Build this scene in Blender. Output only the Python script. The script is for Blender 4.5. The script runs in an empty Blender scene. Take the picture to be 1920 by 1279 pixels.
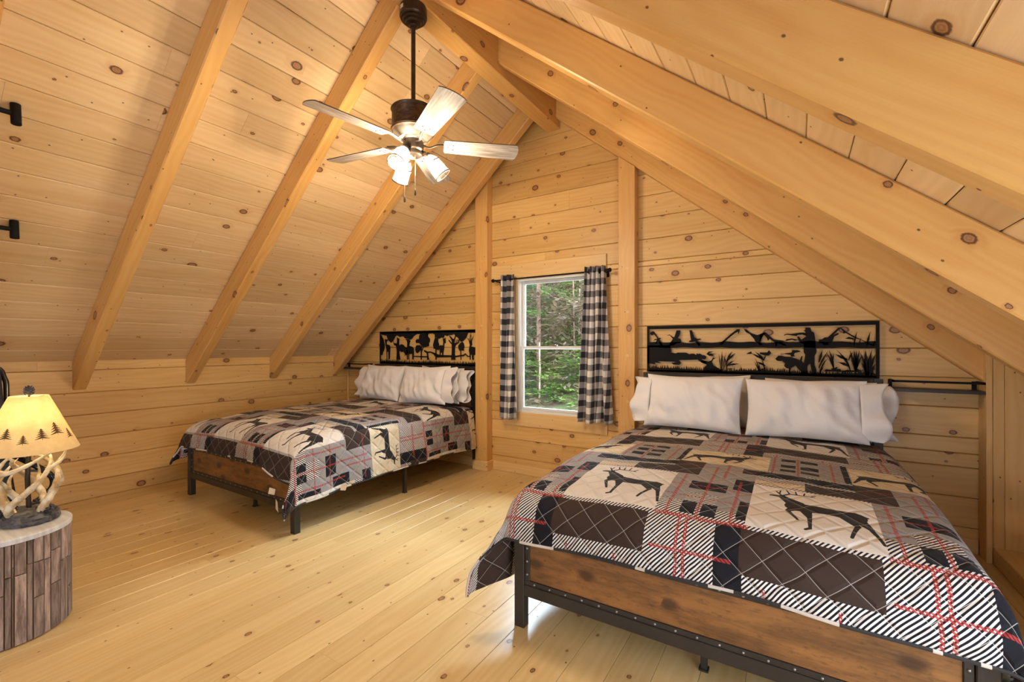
import bpy, bmesh, math, random
from mathutils import Vector, Matrix, noise
from math import sin, cos, pi, sqrt, radians, atan2

S = bpy.context.scene
COL = S.collection
R = radians

# ---------------------------------------------------------------- camera
cam_d = bpy.data.cameras.new('camera')
cam = bpy.data.objects.new('camera', cam_d)
COL.objects.link(cam)
cam.location = (0, 0, 1.3)
cam.rotation_euler = (R(90), 0, R(32.3133))
cam_d.sensor_width = 36
cam_d.lens = 848.108 / 1920 * 36
cam_d.shift_y = 10.2 / 1920
cam_d.clip_start = 0.05
S.camera = cam

# ---------------------------------------------------------------- world, daylight, exposure
W = bpy.data.worlds.new('sky')
S.world = W
W.use_nodes = True
bgn = W.node_tree.nodes['Background']
bgn.inputs[0].default_value = (0.80, 0.90, 1.0, 1)
bgn.inputs[1].default_value = 9.0

def area(name, loc, target, sx, sy, power, col):
    d = bpy.data.lights.new(name, 'AREA')
    d.shape = 'RECTANGLE'
    d.size = sx
    d.size_y = sy
    d.energy = power
    d.color = col
    o = bpy.data.objects.new(name, d)
    COL.objects.link(o)
    o.location = loc
    v = Vector(target) - Vector(loc)
    o.rotation_euler = v.to_track_quat('-Z', 'Y').to_euler()
    return o

DAY = (0.62, 0.80, 1.0)
# open sky above the trees, shining down through the gable window
area('window_daylight', (-2.0, 6.0, 3.75), (-2.02, 3.9, 1.3), 5.2, 1.5, 2300, DAY)
# weak fill lamp added behind the photographer, out of view
area('front_fill_light', (-1.7, -2.98, 1.42), (-1.7, 3.0, 1.3), 1.15, 1.3, 8, (0.95, 0.97, 1.0))
# cool fill lamp added out of view, low on the hunter-panel side
area('side_fill_light', (0.98, 0.75, 0.72), (-5.0, 1.5, 0.95), 1.5, 0.75, 36, (0.78, 0.88, 1.0))
S.view_settings.view_transform = 'Standard'
S.view_settings.look = 'None'
S.view_settings.gamma = 1
S.view_settings.use_curve_mapping = False
S.view_settings.exposure = 0.26

# ---------------------------------------------------------------- node helpers
class NT:
    def __init__(self, tree):
        self.t = tree
        self.n = tree.nodes
        self.l = tree.links
    def new(self, typ, **kw):
        n = self.n.new(typ)
        for k, v in kw.items():
            setattr(n, k, v)
        return n
    def put(self, sock, v):
        if v is None:
            return
        if isinstance(v, bpy.types.NodeSocket):
            self.l.new(v, sock)
        elif isinstance(v, (tuple, list)) and sock.type == 'RGBA' and len(v) == 3:
            sock.default_value = (*v, 1)
        else:
            sock.default_value = v
    def m(self, op, a, b=None, c=None, clamp=False):
        n = self.new('ShaderNodeMath', operation=op, use_clamp=clamp)
        self.put(n.inputs[0], a); self.put(n.inputs[1], b); self.put(n.inputs[2], c)
        return n.outputs[0]
    def vm(self, op, a, b=None, scale=None):
        n = self.new('ShaderNodeVectorMath', operation=op)
        self.put(n.inputs[0], a); self.put(n.inputs[1], b)
        if scale is not None:
            self.put(n.inputs['Scale'], scale)
        return n.outputs['Value'] if op in ('DOT_PRODUCT', 'LENGTH', 'DISTANCE') else n.outputs[0]
    def mix(self, f, a, b, blend='MIX'):
        n = self.new('ShaderNodeMix', data_type='RGBA', blend_type=blend)
        self.put(n.inputs[0], f); self.put(n.inputs[6], a); self.put(n.inputs[7], b)
        return n.outputs[2]
    def sep(self, v):
        n = self.new('ShaderNodeSeparateXYZ'); self.put(n.inputs[0], v)
        return n.outputs
    def comb(self, x, y, z=0.0):
        n = self.new('ShaderNodeCombineXYZ')
        self.put(n.inputs[0], x); self.put(n.inputs[1], y); self.put(n.inputs[2], z)
        return n.outputs[0]
    def ss(self, v, a, b, lo=0.0, hi=1.0):
        n = self.new('ShaderNodeMapRange', interpolation_type='SMOOTHSTEP')
        for i, x in enumerate((v, a, b, lo, hi)):
            self.put(n.inputs[i], x)
        return n.outputs[0]
    def noise(self, vec, scale=1.0, detail=3.0, rough=0.55, color=False):
        n = self.new('ShaderNodeTexNoise')
        self.put(n.inputs['Vector'], vec)
        n.inputs['Scale'].default_value = scale
        n.inputs['Detail'].default_value = detail
        n.inputs['Roughness'].default_value = rough
        return n.outputs[1] if color else n.outputs[0]
    def voro(self, vec, scale, dim='2D', feature='F1'):
        n = self.new('ShaderNodeTexVoronoi', voronoi_dimensions=dim, feature=feature)
        self.put(n.inputs['Vector'], vec)
        n.inputs['Scale'].default_value = scale
        return n
    def uv(self):
        n = self.new('ShaderNodeUVMap', uv_map='UVMap')
        return n.outputs[0]
    def attr(self, name):
        return self.new('ShaderNodeAttribute', attribute_name=name)
    def rect(self, u, v, a, b, c, d):
        e1 = self.new('ShaderNodeMath', operation='COMPARE')
        self.put(e1.inputs[0], u); e1.inputs[1].default_value = (a + b) / 2; e1.inputs[2].default_value = (b - a) / 2
        e2 = self.new('ShaderNodeMath', operation='COMPARE')
        self.put(e2.inputs[0], v); e2.inputs[1].default_value = (c + d) / 2; e2.inputs[2].default_value = (d - c) / 2
        return self.m('MULTIPLY', e1.outputs[0], e2.outputs[0])

def material(name):
    m = bpy.data.materials.new(name)
    m.use_nodes = True
    nt = NT(m.node_tree)
    b = m.node_tree.nodes['Principled BSDF']
    return m, nt, b

def bump(nt, b, h, strength, dist):
    n = nt.new('ShaderNodeBump')
    n.inputs['Strength'].default_value = strength
    n.inputs['Distance'].default_value = dist
    nt.put(n.inputs['Height'], h)
    nt.l.new(n.outputs[0], b.inputs['Normal'])

def plain(name, col, rough=0.5, metal=0.0, var=0.0, vscale=8.0, bumpy=0.0, bscale=60.0):
    m, nt, b = material(name)
    b.inputs['Roughness'].default_value = rough
    b.inputs['Metallic'].default_value = metal
    tc = nt.new('ShaderNodeTexCoord').outputs['Object']
    n = nt.noise(tc, vscale, 3)
    f = nt.ss(n, 0.3, 0.7)
    d = tuple(max(0.0, c * (1 - var)) for c in col)
    u = tuple(min(1.0, c * (1 + var)) for c in col)
    nt.put(b.inputs['Base Color'], nt.mix(f, d, u))
    if bumpy:
        bump(nt, b, nt.noise(tc, bscale, 3), bumpy, 0.01)
    return m

# ---------------------------------------------------------------- pine
def pine(name, light, mid, rough=0.42, knot_p=0.36, grain=1.0, big=0.019, cell=5.2, tints=0.22, coat=0.0):
    m, nt, b = material(name)
    uv = nt.uv()
    s = nt.sep(uv)
    u, v = s[0], s[1]
    warp = nt.noise(nt.comb(nt.m('MULTIPLY', u, 1.1), nt.m('MULTIPLY', v, 5.0)), 1.0, 2)
    # knots: cells in metres, only some of them filled
    kv = nt.comb(nt.m('MULTIPLY', u, 0.72), v)
    vo = nt.voro(kv, cell)
    dist = nt.m('DIVIDE', vo.outputs['Distance'], cell)
    rc = nt.sep(vo.outputs['Color'])
    wob = nt.m('MULTIPLY', nt.m('SUBTRACT', nt.noise(uv, 90.0, 2), 0.5), 0.008)
    dist = nt.m('ADD', dist, wob)
    present = nt.m('LESS_THAN', rc[0], knot_p)
    rad = nt.m('MULTIPLY_ADD', nt.m('POWER', rc[1], 1.7), big, 0.0050)
    q = nt.m('DIVIDE', dist, rad)
    core = nt.m('MULTIPLY', nt.ss(q, 1.12, 0.86), present)
    ring = nt.m('MULTIPLY', nt.m('MULTIPLY', nt.ss(q, 0.62, 0.9), nt.ss(q, 1.3, 1.02)), present)
    halo = nt.m('MULTIPLY', nt.ss(q, 3.2, 1.0), present)
    # small pin knots
    vo2 = nt.voro(kv, 11.0)
    d2 = nt.m('DIVIDE', vo2.outputs['Distance'], 11.0)
    rc2 = nt.sep(vo2.outputs['Color'])
    pin = nt.m('MULTIPLY', nt.ss(d2, 0.0048, 0.0025), nt.m('LESS_THAN', rc2[0], 0.20))
    # grain
    ph = nt.m('ADD', nt.m('MULTIPLY', v, 150.0), nt.m('MULTIPLY', warp, 34.0))
    ph = nt.m('ADD', ph, nt.m('MULTIPLY', halo, 6.0))
    wave = nt.m('MULTIPLY_ADD', nt.m('SINE', ph), 0.5, 0.5)
    fine = nt.noise(nt.comb(nt.m('MULTIPLY', u, 3.0), nt.m('MULTIPLY', v, 160.0)), 1.0, 3)
    broad = nt.noise(nt.comb(nt.m('MULTIPLY', u, 0.9), nt.m('MULTIPLY', v, 9.0)), 1.0, 3)
    g = nt.m('ADD', nt.m('MULTIPLY', wave, 0.30 * grain), nt.m('MULTIPLY', fine, 0.30 * grain))
    g = nt.m('ADD', g, nt.m('MULTIPLY', nt.ss(broad, 0.35, 0.75), 0.45), clamp=True)
    col = nt.mix(g, light, mid)
    t = nt.attr('tint').outputs['Fac']
    k = nt.m('MULTIPLY_ADD', t, tints, 1.0 - tints * 0.6)
    col = nt.mix(1.0, col, nt.comb(k, nt.m('POWER', k, 1.18), nt.m('POWER', k, 1.5)), 'MULTIPLY')
    col = nt.mix(nt.m('MULTIPLY', halo, 0.28), col, (mid[0] * .8, mid[1] * .58, mid[2] * .4))
    inner = nt.mix(nt.m('MULTIPLY_ADD', nt.m('SINE', nt.m('MULTIPLY', q, 13.0)), 0.5, 0.5), (0.28, 0.12, 0.045), (0.38, 0.19, 0.08))
    col = nt.mix(nt.m('MULTIPLY', core, 0.92), col, inner)
    col = nt.mix(nt.m('MULTIPLY', ring, 0.85), col, (0.075, 0.025, 0.010))
    col = nt.mix(nt.m('MULTIPLY', pin, 0.9), col, (0.09, 0.035, 0.015))
    nt.put(b.inputs['Base Color'], col)
    b.inputs['Roughness'].default_value = rough
    b.inputs['Coat Weight'].default_value = coat
    b.inputs['Coat Roughness'].default_value = 0.25
    bump(nt, b, nt.m('ADD', fine, nt.m('MULTIPLY', core, -0.6)), 0.10, 0.004)
    return m

M = {}
M['wall'] = pine('pine_wall_boards', (0.74, 0.495, 0.19), (0.62, 0.35, 0.105), knot_p=0.55, cell=5.6)
M['ceil'] = pine('pine_ceiling_boards', (0.78, 0.585, 0.335), (0.66, 0.435, 0.21), knot_p=0.40, big=0.02, rough=0.5)
M['beam'] = pine('pine_beams', (0.71, 0.43, 0.145), (0.60, 0.305, 0.082), knot_p=0.32, big=0.022, tints=0.12)
M['floor'] = pine('pine_floor_boards', (0.72, 0.545, 0.265), (0.60, 0.395, 0.16), rough=0.30, knot_p=0.42, big=0.009, cell=6.8, tints=0.16, coat=0.25)
M['casing'] = pine('pine_casing', (0.75, 0.53, 0.24), (0.66, 0.40, 0.155), knot_p=0.12, big=0.012)
M['gap'] = plain('board_joint', (0.20, 0.10, 0.035), 0.9)
M['steel'] = plain('dark_bronze_steel', (0.035, 0.030, 0.026), 0.45, 0.35, 0.15, 5)
M['rivet'] = plain('rivet_steel', (0.30, 0.29, 0.27), 0.35, 0.8)
M['black'] = plain('black_iron', (0.008, 0.0075, 0.008), 0.75, 0.0, 0.2)
M['black'].node_tree.nodes['Principled BSDF'].inputs['Specular IOR Level'].default_value = 0.2
M['gloss_black'] = plain('gloss_black_tube', (0.008, 0.009, 0.012), 0.18, 0.1)
M['bronze'] = plain('aged_bronze', (0.055, 0.040, 0.030), 0.38, 0.75, 0.25, 14)
M['nickel'] = plain('brushed_nickel', (0.42, 0.38, 0.33), 0.30, 0.9, 0.1)
M['vinyl'] = plain('white_vinyl', (0.80, 0.80, 0.78), 0.35)
M['cotton'] = None
M['seam'] = plain('light_backing', (0.62, 0.52, 0.40), 0.85)

# rustic bed panel wood
m, nt, b = material('rustic_brown_wood')
tc = nt.uv(); s = nt.sep(tc)
n1 = nt.noise(nt.comb(nt.m('MULTIPLY', s[0], 3.0), nt.m('MULTIPLY', s[1], 13.0)), 1.0, 5, 0.62)
n2 = nt.noise(nt.comb(nt.m('MULTIPLY', s[0], 12.0), nt.m('MULTIPLY', s[1], 130.0)), 1.0, 3)
col = nt.mix(nt.ss(n1, 0.32, 0.68), (0.050, 0.018, 0.006), (0.25, 0.105, 0.028))
n3 = nt.noise(nt.comb(nt.m('MULTIPLY', s[0], 22.0), nt.m('MULTIPLY', s[1], 60.0)), 1.0, 4, .7)
col = nt.mix(nt.m('MULTIPLY', n2, 0.45), col, (0.36, 0.17, 0.050))
col = nt.mix(nt.m('MULTIPLY', nt.ss(n3, .5, .75), 0.65), col, (0.035, 0.014, 0.006))
vo = nt.voro(nt.comb(nt.m('MULTIPLY', s[0], 0.6), s[1]), 9.0)
kn = nt.m('MULTIPLY', nt.ss(nt.m('ADD', vo.outputs['Distance'], nt.m('MULTIPLY', nt.m('SUBTRACT', n3, 0.5), 0.30)), 0.30, 0.10), nt.m('LESS_THAN', nt.sep(vo.outputs['Color'])[0], 0.42))
col = nt.mix(nt.m('MULTIPLY', kn, 0.8), col, (0.030, 0.011, 0.004))
nt.put(b.inputs['Base Color'], col)
b.inputs['Roughness'].default_value = 0.5
bump(nt, b, n1, 0.15, 0.004)
M['rustic'] = m

# cotton pillow cases
m, nt, b = material('white_cotton')
tc = nt.new('ShaderNodeTexCoord').outputs['Object']
nt.put(b.inputs['Base Color'], nt.mix(nt.noise(tc, 3.0, 2), (0.72, 0.70, 0.69), (0.79, 0.77, 0.76)))
b.inputs['Roughness'].default_value = 0.85
b.inputs['Sheen Weight'].default_value = 0.2
bump(nt, b, nt.noise(nt.vm('MULTIPLY', tc, (6.0, 9.0, 9.0)), 1.0, 4), 0.35, 0.02)
M['cotton'] = m

# buffalo check
m, nt, b = material('buffalo_check')
s = nt.sep(nt.uv())
cu = nt.m('LESS_THAN', nt.m('FRACT', nt.m('DIVIDE', s[0], 0.108)), 0.5)
cvv = nt.m('LESS_THAN', nt.m('FRACT', nt.m('DIVIDE', s[1], 0.108)), 0.5)
sm = nt.m('ADD', cu, cvv)
col = nt.mix(nt.m('GREATER_THAN', sm, 0.5), (0.78, 0.74, 0.68), (0.25, 0.235, 0.24))
col = nt.mix(nt.m('GREATER_THAN', sm, 1.5), col, (0.014, 0.015, 0.022))
nt.put(b.inputs['Base Color'], col)
b.inputs['Roughness'].default_value = 0.85
b.inputs['Sheen Weight'].default_value = 0.15
M['check'] = m

# thin window glass
m, nt, b = material('window_glass')
out = [n for n in nt.n if n.type == 'OUTPUT_MATERIAL'][0]
nt.n.remove(b)
tr = nt.new('ShaderNodeBsdfTransparent'); tr.inputs[0].default_value = (0.95, 0.97, 0.96, 1)
gl = nt.new('ShaderNodeBsdfGlossy'); gl.inputs['Roughness'].default_value = 0.02
fr = nt.new('ShaderNodeFresnel'); fr.inputs[0].default_value = 1.35
mx = nt.new('ShaderNodeMixShader')
nt.l.new(fr.outputs[0], mx.inputs[0]); nt.l.new(tr.outputs[0], mx.inputs[1]); nt.l.new(gl.outputs[0], mx.inputs[2])
nt.l.new(mx.outputs[0], out.inputs[0])
M['glass'] = m

# ---------------------------------------------------------------- quilt
def capsule_group():
    g = bpy.data.node_groups.new('capsule', 'ShaderNodeTree')
    for nm, ty in (('P', 'NodeSocketVector'), ('A', 'NodeSocketVector'), ('D', 'NodeSocketVector'), ('L2', 'NodeSocketFloat'), ('r1', 'NodeSocketFloat'), ('dr', 'NodeSocketFloat')):
        g.interface.new_socket(nm, in_out='INPUT', socket_type=ty)
    g.interface.new_socket('Mask', in_out='OUTPUT', socket_type='NodeSocketFloat')
    nt = NT(g)
    gi = nt.new('NodeGroupInput'); go = nt.new('NodeGroupOutput')
    pa = nt.vm('SUBTRACT', gi.outputs[0], gi.outputs[1])
    t = nt.m('DIVIDE', nt.vm('DOT_PRODUCT', pa, gi.outputs[2]), gi.outputs[3], clamp=True)
    pr = nt.vm('SCALE', gi.outputs[2], scale=t)
    d = nt.vm('DISTANCE', pa, pr)
    rr = nt.m('MULTIPLY_ADD', t, gi.outputs[5], gi.outputs[4])
    nt.l.new(nt.m('LESS_THAN', d, rr), go.inputs[0])
    return g
CAP = capsule_group()
ELK = [((.17, .77), (.27, .78), .018, .036), ((.27, .77), (.38, .63), .04, .08), ((.38, .57), (.62, .55), .09, .078), ((.62, .55), (.85, .55), .078, .078),
       ((.85, .58), (.93, .58), .055, .012), ((.37, .53), (.32, .45), .045, .022), ((.32, .45), (.40, .25), .02, .012), ((.46, .52), (.49, .35), .055, .02),
       ((.49, .35), (.49, .14), .02, .013), ((.49, .14), (.455, .115), .015, .012), ((.85, .52), (.93, .36), .065, .026), ((.93, .36), (.99, .12), .022, .012),
       ((.77, .50), (.84, .36), .06, .025), ((.84, .36), (.78, .14), .02, .013), ((.27, .81), (.33, .88), .013, .010), ((.33, .88), (.54, .86), .010, .007),
       ((.33, .88), (.30, .97), .009, .006), ((.39, .875), (.38, .97), .009, .006), ((.45, .87), (.46, .96), .009, .006), ((.51, .865), (.55, .93), .008, .006),
       ((.26, .81), (.21, .90), .010, .007), ((.24, .85), (.25, .93), .008, .006)]
def elk_group():
    g = bpy.data.node_groups.new('elk', 'ShaderNodeTree')
    g.interface.new_socket('P', in_out='INPUT', socket_type='NodeSocketVector')
    g.interface.new_socket('Mask', in_out='OUTPUT', socket_type='NodeSocketFloat')
    nt = NT(g)
    gi = nt.new('NodeGroupInput'); go = nt.new('NodeGroupOutput')
    acc = None
    for a, bb, r1, r2 in ELK:
        n = nt.new('ShaderNodeGroup'); n.node_tree = CAP
        nt.l.new(gi.outputs[0], n.inputs[0])
        dx, dy = bb[0] - a[0], bb[1] - a[1]
        n.inputs[1].default_value = (a[0], a[1], 0)
        n.inputs[2].default_value = (dx, dy, 0)
        n.inputs[3].default_value = max(1e-6, dx * dx + dy * dy)
        n.inputs[4].default_value = r1
        n.inputs[5].default_value = r2 - r1
        acc = n.outputs[0] if acc is None else nt.m('MAXIMUM', acc, n.outputs[0])
    nt.l.new(acc, go.inputs[0])
    return g
ELKG = elk_group()

m, nt, b = material('patchwork_quilt')
TW, TH = 0.735, 1.28
s = nt.sep(nt.uv())
u0, v0 = s[0], s[1]
u = nt.m('SUBTRACT', u0, nt.m('MULTIPLY', nt.m('FLOOR', nt.m('DIVIDE', u0, TW)), TW))
v = nt.m('SUBTRACT', v0, nt.m('MULTIPLY', nt.m('FLOOR', nt.m('DIVIDE', v0, TH)), TH))
def tiled(a, bb, c, d):
    acc = None
    for i in (-1, 0, 1):
        for j in (-1, 0, 1):
            A, B, C_, D = a + i * TW, bb + i * TW, c + j * TH, d + j * TH
            if B > 0 and A < TW and D > 0 and C_ < TH:
                r = nt.rect(u, v, A, B, C_, D)
                acc = r if acc is None else nt.m('MAXIMUM', acc, r)
    return acc
def union(rects):
    acc = None
    for r in rects:
        x = tiled(*r)
        acc = x if acc is None else nt.m('MAXIMUM', acc, x)
    return acc
stripe = nt.m('GREATER_THAN', nt.m('FRACT', nt.m('MULTIPLY', nt.m('SUBTRACT', u0, nt.m('MULTIPLY', v0, 0.8)), 68.0)), 0.5)
WHITE, GREY, BROWN, BLACK = (0.68, 0.65, 0.62), (0.26, 0.25, 0.255), (0.042, 0.026, 0.020), (0.010, 0.010, 0.014)
col = nt.mix(stripe, BLACK, WHITE)
big = union([(.41, .64, .98, 1.27)])
thin = nt.m('GREATER_THAN', nt.m('FRACT', nt.m('MULTIPLY', nt.m('ADD', u0, nt.m('MULTIPLY', v0, 1.3)), 130.0)), 0.42)
fine = union([(.41, .735, .20, .66), (0, .37, .66, 1.0), (.41, .735, .50, .66)])
col = nt.mix(fine, col, nt.mix(thin, (0.09, 0.085, 0.09), (0.40, 0.375, 0.36)))
grey = union([(.41, .50, .10, .20), (.62, .735, .06, .20), (.50, .735, .42, .50), (.50, .62, .58, .66), (.08, .19, .62, .66), (0, .09, .76, .84), (.26, .37, .86, .94), (.41, .64, .90, .985)])
col = nt.mix(grey, col, GREY)
black = union([(.50, .555, .01, .10), (.575, .63, .01, .10), (.49, .64, .25, .34), (.66, .735, .31, .45), (.70, .735, .02, .20), (-.06, .38, .555, .635),
               (.09, .155, .70, .755), (.175, .25, .70, .755), (.09, .155, .80, .855), (.175, .25, .80, .855), (.09, .155, .92, .97), (.175, .25, .92, .97), (.345, .37, .66, 1.0),
               (.64, .735, .97, 1.27), (.52, .60, .665, .70)])
col = nt.mix(black, col, BLACK)
brown = union([(-.01, .39, 1.09, 1.262), (.19, .38, .43, .53), (.37, .50, .43, .66)])
col = nt.mix(brown, col, BROWN)
cream2 = union([(0, .19, .44, .49)])
col = nt.mix(cream2, col, (0.56, 0.44, 0.29))
RED = (0.34, 0.035, 0.030)
dash = nt.m('GREATER_THAN', nt.m('FRACT', nt.m('MULTIPLY', nt.m('ADD', u0, v0), 62.0)), 0.34)
red = union([(.41, .745, 1.262, 1.280), (.41, .70, 1.12, 1.135), (.505, .517, .98, 1.27), (.533, .545, .98, 1.27), (.446, .458, .0, .42), (.559, .570, 0, .62), (.678, .690, 0, .42),
             (.41, .735, .285, .293), (.41, .735, .155, .163), (.055, .065, .64, 1.0), (.16, .170, .64, 1.0), (.30, .310, .64, 1.0), (0, .37, 1.02, 1.03), (.06, .07, 1.0, 1.06), (.27, .28, 1.0, 1.06), (.605, .617, .42, .66), (.41, .735, .58, .588)])
col = nt.mix(nt.m('MULTIPLY', red, nt.m('MULTIPLY_ADD', dash, 0.8, 0.12)), col, RED)
sqL = union([(0, .41, 0, .42)])
sqR = union([(.375, .775, .66, .97)])
col = nt.mix(sqL, col, (0.64, 0.60, 0.55))
tanv = nt.noise(nt.uv(), 9.0, 4)
col = nt.mix(sqR, col, nt.mix(nt.ss(tanv, .35, .7), (0.54, 0.44, 0.29), (0.66, 0.58, 0.44)))
gL = nt.new('ShaderNodeGroup'); gL.node_tree = ELKG
nt.l.new(nt.comb(nt.m('DIVIDE', u, 0.41), nt.m('DIVIDE', v, 0.42)), gL.inputs[0])
ur = nt.m('ADD', u, nt.m('MULTIPLY', nt.m('LESS_THAN', u, 0.05), TW))
gR = nt.new('ShaderNodeGroup'); gR.node_tree = ELKG
nt.l.new(nt.comb(nt.m('DIVIDE', nt.m('SUBTRACT', 0.775, ur), 0.40), nt.m('DIVIDE', nt.m('SUBTRACT', v, 0.66), 0.31)), gR.inputs[0])
elk = nt.m('MAXIMUM', nt.m('MULTIPLY', gL.outputs[0], sqL), nt.m('MULTIPLY', gR.outputs[0], sqR))
col = nt.mix(elk, col, (0.022, 0.018, 0.016))
# diagonal quilting stitch
d1 = nt.m('ABSOLUTE', nt.m('SUBTRACT', nt.m('FRACT', nt.m('MULTIPLY', nt.m('ADD', u0, v0), 8.2)), 0.5))
d2 = nt.m('ABSOLUTE', nt.m('SUBTRACT', nt.m('FRACT', nt.m('MULTIPLY', nt.m('SUBTRACT', u0, v0), 8.2)), 0.5))
dm = nt.m('MINIMUM', d1, d2)
st = nt.m('LESS_THAN', dm, 0.011)
col = nt.mix(nt.m('MULTIPLY', st, 0.55), col, (0.52, 0.50, 0.47))
nt.put(b.inputs['Base Color'], col)
b.inputs['Roughness'].default_value = 0.85
b.inputs['Specular IOR Level'].default_value = 0.15
b.inputs['Sheen Weight'].default_value = 0.04
puff = nt.m('ADD', nt.ss(dm, 0.0, 0.16), nt.m('MULTIPLY', nt.noise(nt.uv(), 22.0, 3), 0.5))
bump(nt, b, puff, 0.5, 0.012)
M['quilt'] = m

# ---------------------------------------------------------------- mesh helpers
RND = random.Random(7)
def bm_new():
    bm = bmesh.new()
    bm.loops.layers.uv.new('UVMap')
    bm.loops.layers.float_color.new('tint')
    return bm

def finish(name, bm, mats, parent=None, smooth=False, loc=None):
    me = bpy.data.meshes.new(name)
    bm.normal_update()
    bm.to_mesh(me)
    bm.free()
    for x in (mats if isinstance(mats, (list, tuple)) else [mats]):
        me.materials.append(x)
    if smooth:
        me.polygons.foreach_set('use_smooth', [True] * len(me.polygons))
    me.set_sharp_from_angle(angle=R(38))
    o = bpy.data.objects.new(name, me)
    COL.objects.link(o)
    if parent:
        o.parent = parent
    if loc:
        o.location = loc
    return o

def tag(o, label, cat, group=None, kind=None):
    o['label'] = label
    o['category'] = cat
    if group:
        o['group'] = group
    if kind:
        o['kind'] = kind
    return o

def thing(name, label, cat, loc=(0, 0, 0), rz=0.0, group=None):
    o = bpy.data.objects.new(name, None)
    o.empty_display_size = 0.1
    COL.objects.link(o)
    o.location = loc
    o.rotation_euler = (0, 0, rz)
    return tag(o, label, cat, group)

def struct(o):
    o['kind'] = 'structure'
    return o

def setuv(bm, f, coords, tint):
    uvl = bm.loops.layers.uv['UVMap']; cl = bm.loops.layers.float_color['tint']
    for lp, c in zip(f.loops, coords):
        lp[uvl].uv = c
        lp[cl] = (tint, tint, tint, 1)

def add_prism(bm, prof, origin, ax, ay, az, x0, x1, mat=0):
    """extrude the closed profile [(a,b)] (along ay, az) from x0(a,b) to x1(a,b) along ax, with grain uv along ax"""
    O, AX, AY, AZ = Vector(origin), Vector(ax), Vector(ay), Vector(az)
    f0 = x0 if callable(x0) else (lambda a, b_: x0)
    f1 = x1 if callable(x1) else (lambda a, b_: x1)
    du, dv = RND.uniform(0, 90), RND.uniform(0, 90)
    tint = RND.random()
    P0 = [bm.verts.new(O + AX * f0(a, b_) + AY * a + AZ * b_) for a, b_ in prof]
    P1 = [bm.verts.new(O + AX * f1(a, b_) + AY * a + AZ * b_) for a, b_ in prof]
    n = len(prof)
    per = [0.0]
    for i in range(n):
        a, c = prof[i], prof[(i + 1) % n]
        per.append(per[-1] + math.hypot(c[0] - a[0], c[1] - a[1]))
    flip = AX.dot(AY.cross(AZ)) < 0
    area2 = sum(prof[i][0] * prof[(i + 1) % n][1] - prof[(i + 1) % n][0] * prof[i][1] for i in range(n))
    if area2 < 0:
        flip = not flip
    for i in range(n):
        j = (i + 1) % n
        vs = [P0[i], P0[j], P1[j], P1[i]]
        cs = [(f0(*prof[i]) + du, per[i] + dv), (f0(*prof[j]) + du, per[i + 1] + dv), (f1(*prof[j]) + du, per[i + 1] + dv), (f1(*prof[i]) + du, per[i] + dv)]
        if not flip:
            vs.reverse(); cs.reverse()
        f = bm.faces.new(vs); f.material_index = mat
        setuv(bm, f, cs, tint)
    for P, rev in ((P0, not flip), (P1, flip)):
        vs = list(P); cs = [(a * 0.3 + du, b_ + dv) for a, b_ in prof]
        if not rev:
            pass
        if rev:
            vs.reverse(); cs.reverse()
        f = bm.faces.new(vs); f.material_index = mat
        setuv(bm, f, cs, tint)

def cham(a0, a1, b0, b1, c):
    if c <= 1e-6:
        return [(a0, b0), (a1, b0), (a1, b1), (a0, b1)]
    return [(a0 + c, b0), (a1 - c, b0), (a1, b0 + c), (a1, b1 - c), (a1 - c, b1), (a0 + c, b1), (a0, b1 - c), (a0, b0 + c)]

X_, Y_, Z_ = (1, 0, 0), (0, 1, 0), (0, 0, 1)
def add_box(bm, lo, hi, c=0.003, along='x', mat=0):
    lo, hi = Vector(lo), Vector(hi)
    d = hi - lo
    c = min(c, min(d) * 0.45)
    if along == 'x':
        add_prism(bm, cham(0, d.y, 0, d.z, c), lo, X_, Y_, Z_, 0, d.x, mat)
    elif along == 'y':
        add_prism(bm, cham(0, d.z, 0, d.x, c), lo, Y_, Z_, X_, 0, d.y, mat)
    else:
        add_prism(bm, cham(0, d.x, 0, d.y, c), lo, Z_, X_, Y_, 0, d.z, mat)

def tube(bm, pts, rad, seg=10, cap=True, mat=0, flat=1.0):
    pts = [Vector(p) for p in pts]
    n = len(pts)
    rads = rad if isinstance(rad, (list, tuple)) else [rad] * n
    tint = RND.random()
    T = []
    for i in range(n):
        a = pts[max(0, i - 1)]; c = pts[min(n - 1, i + 1)]
        T.append((c - a).normalized())
    nrm = T[0].orthogonal().normalized()
    rings = []
    L = 0.0
    ls = []
    for i in range(n):
        if i:
            q = T[i - 1].rotation_difference(T[i])
            nrm = (q @ nrm).normalized()
            L += (pts[i] - pts[i - 1]).length
        ls.append(L)
        bn = T[i].cross(nrm)
        rings.append([bm.verts.new(pts[i] + (nrm * cos(2 * pi * k / seg) + bn * sin(2 * pi * k / seg) * flat) * rads[i]) for k in range(seg)])
    for i in range(n - 1):
        for k in range(seg):
            k2 = (k + 1) % seg
            f = bm.faces.new([rings[i][k], rings[i][k2], rings[i + 1][k2], rings[i + 1][k]])
            f.material_index = mat; f.smooth = True
            setuv(bm, f, [(ls[i], k / seg * .2), (ls[i], (k + 1) / seg * .2), (ls[i + 1], (k + 1) / seg * .2), (ls[i + 1], k / seg * .2)], tint)
    if cap:
        for r_, rev in ((rings[0], True), (rings[-1], False)):
            f = bm.faces.new(list(reversed(r_)) if rev else r_)
            f.material_index = mat
            setuv(bm, f, [(0, 0)] * seg, tint)

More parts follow.
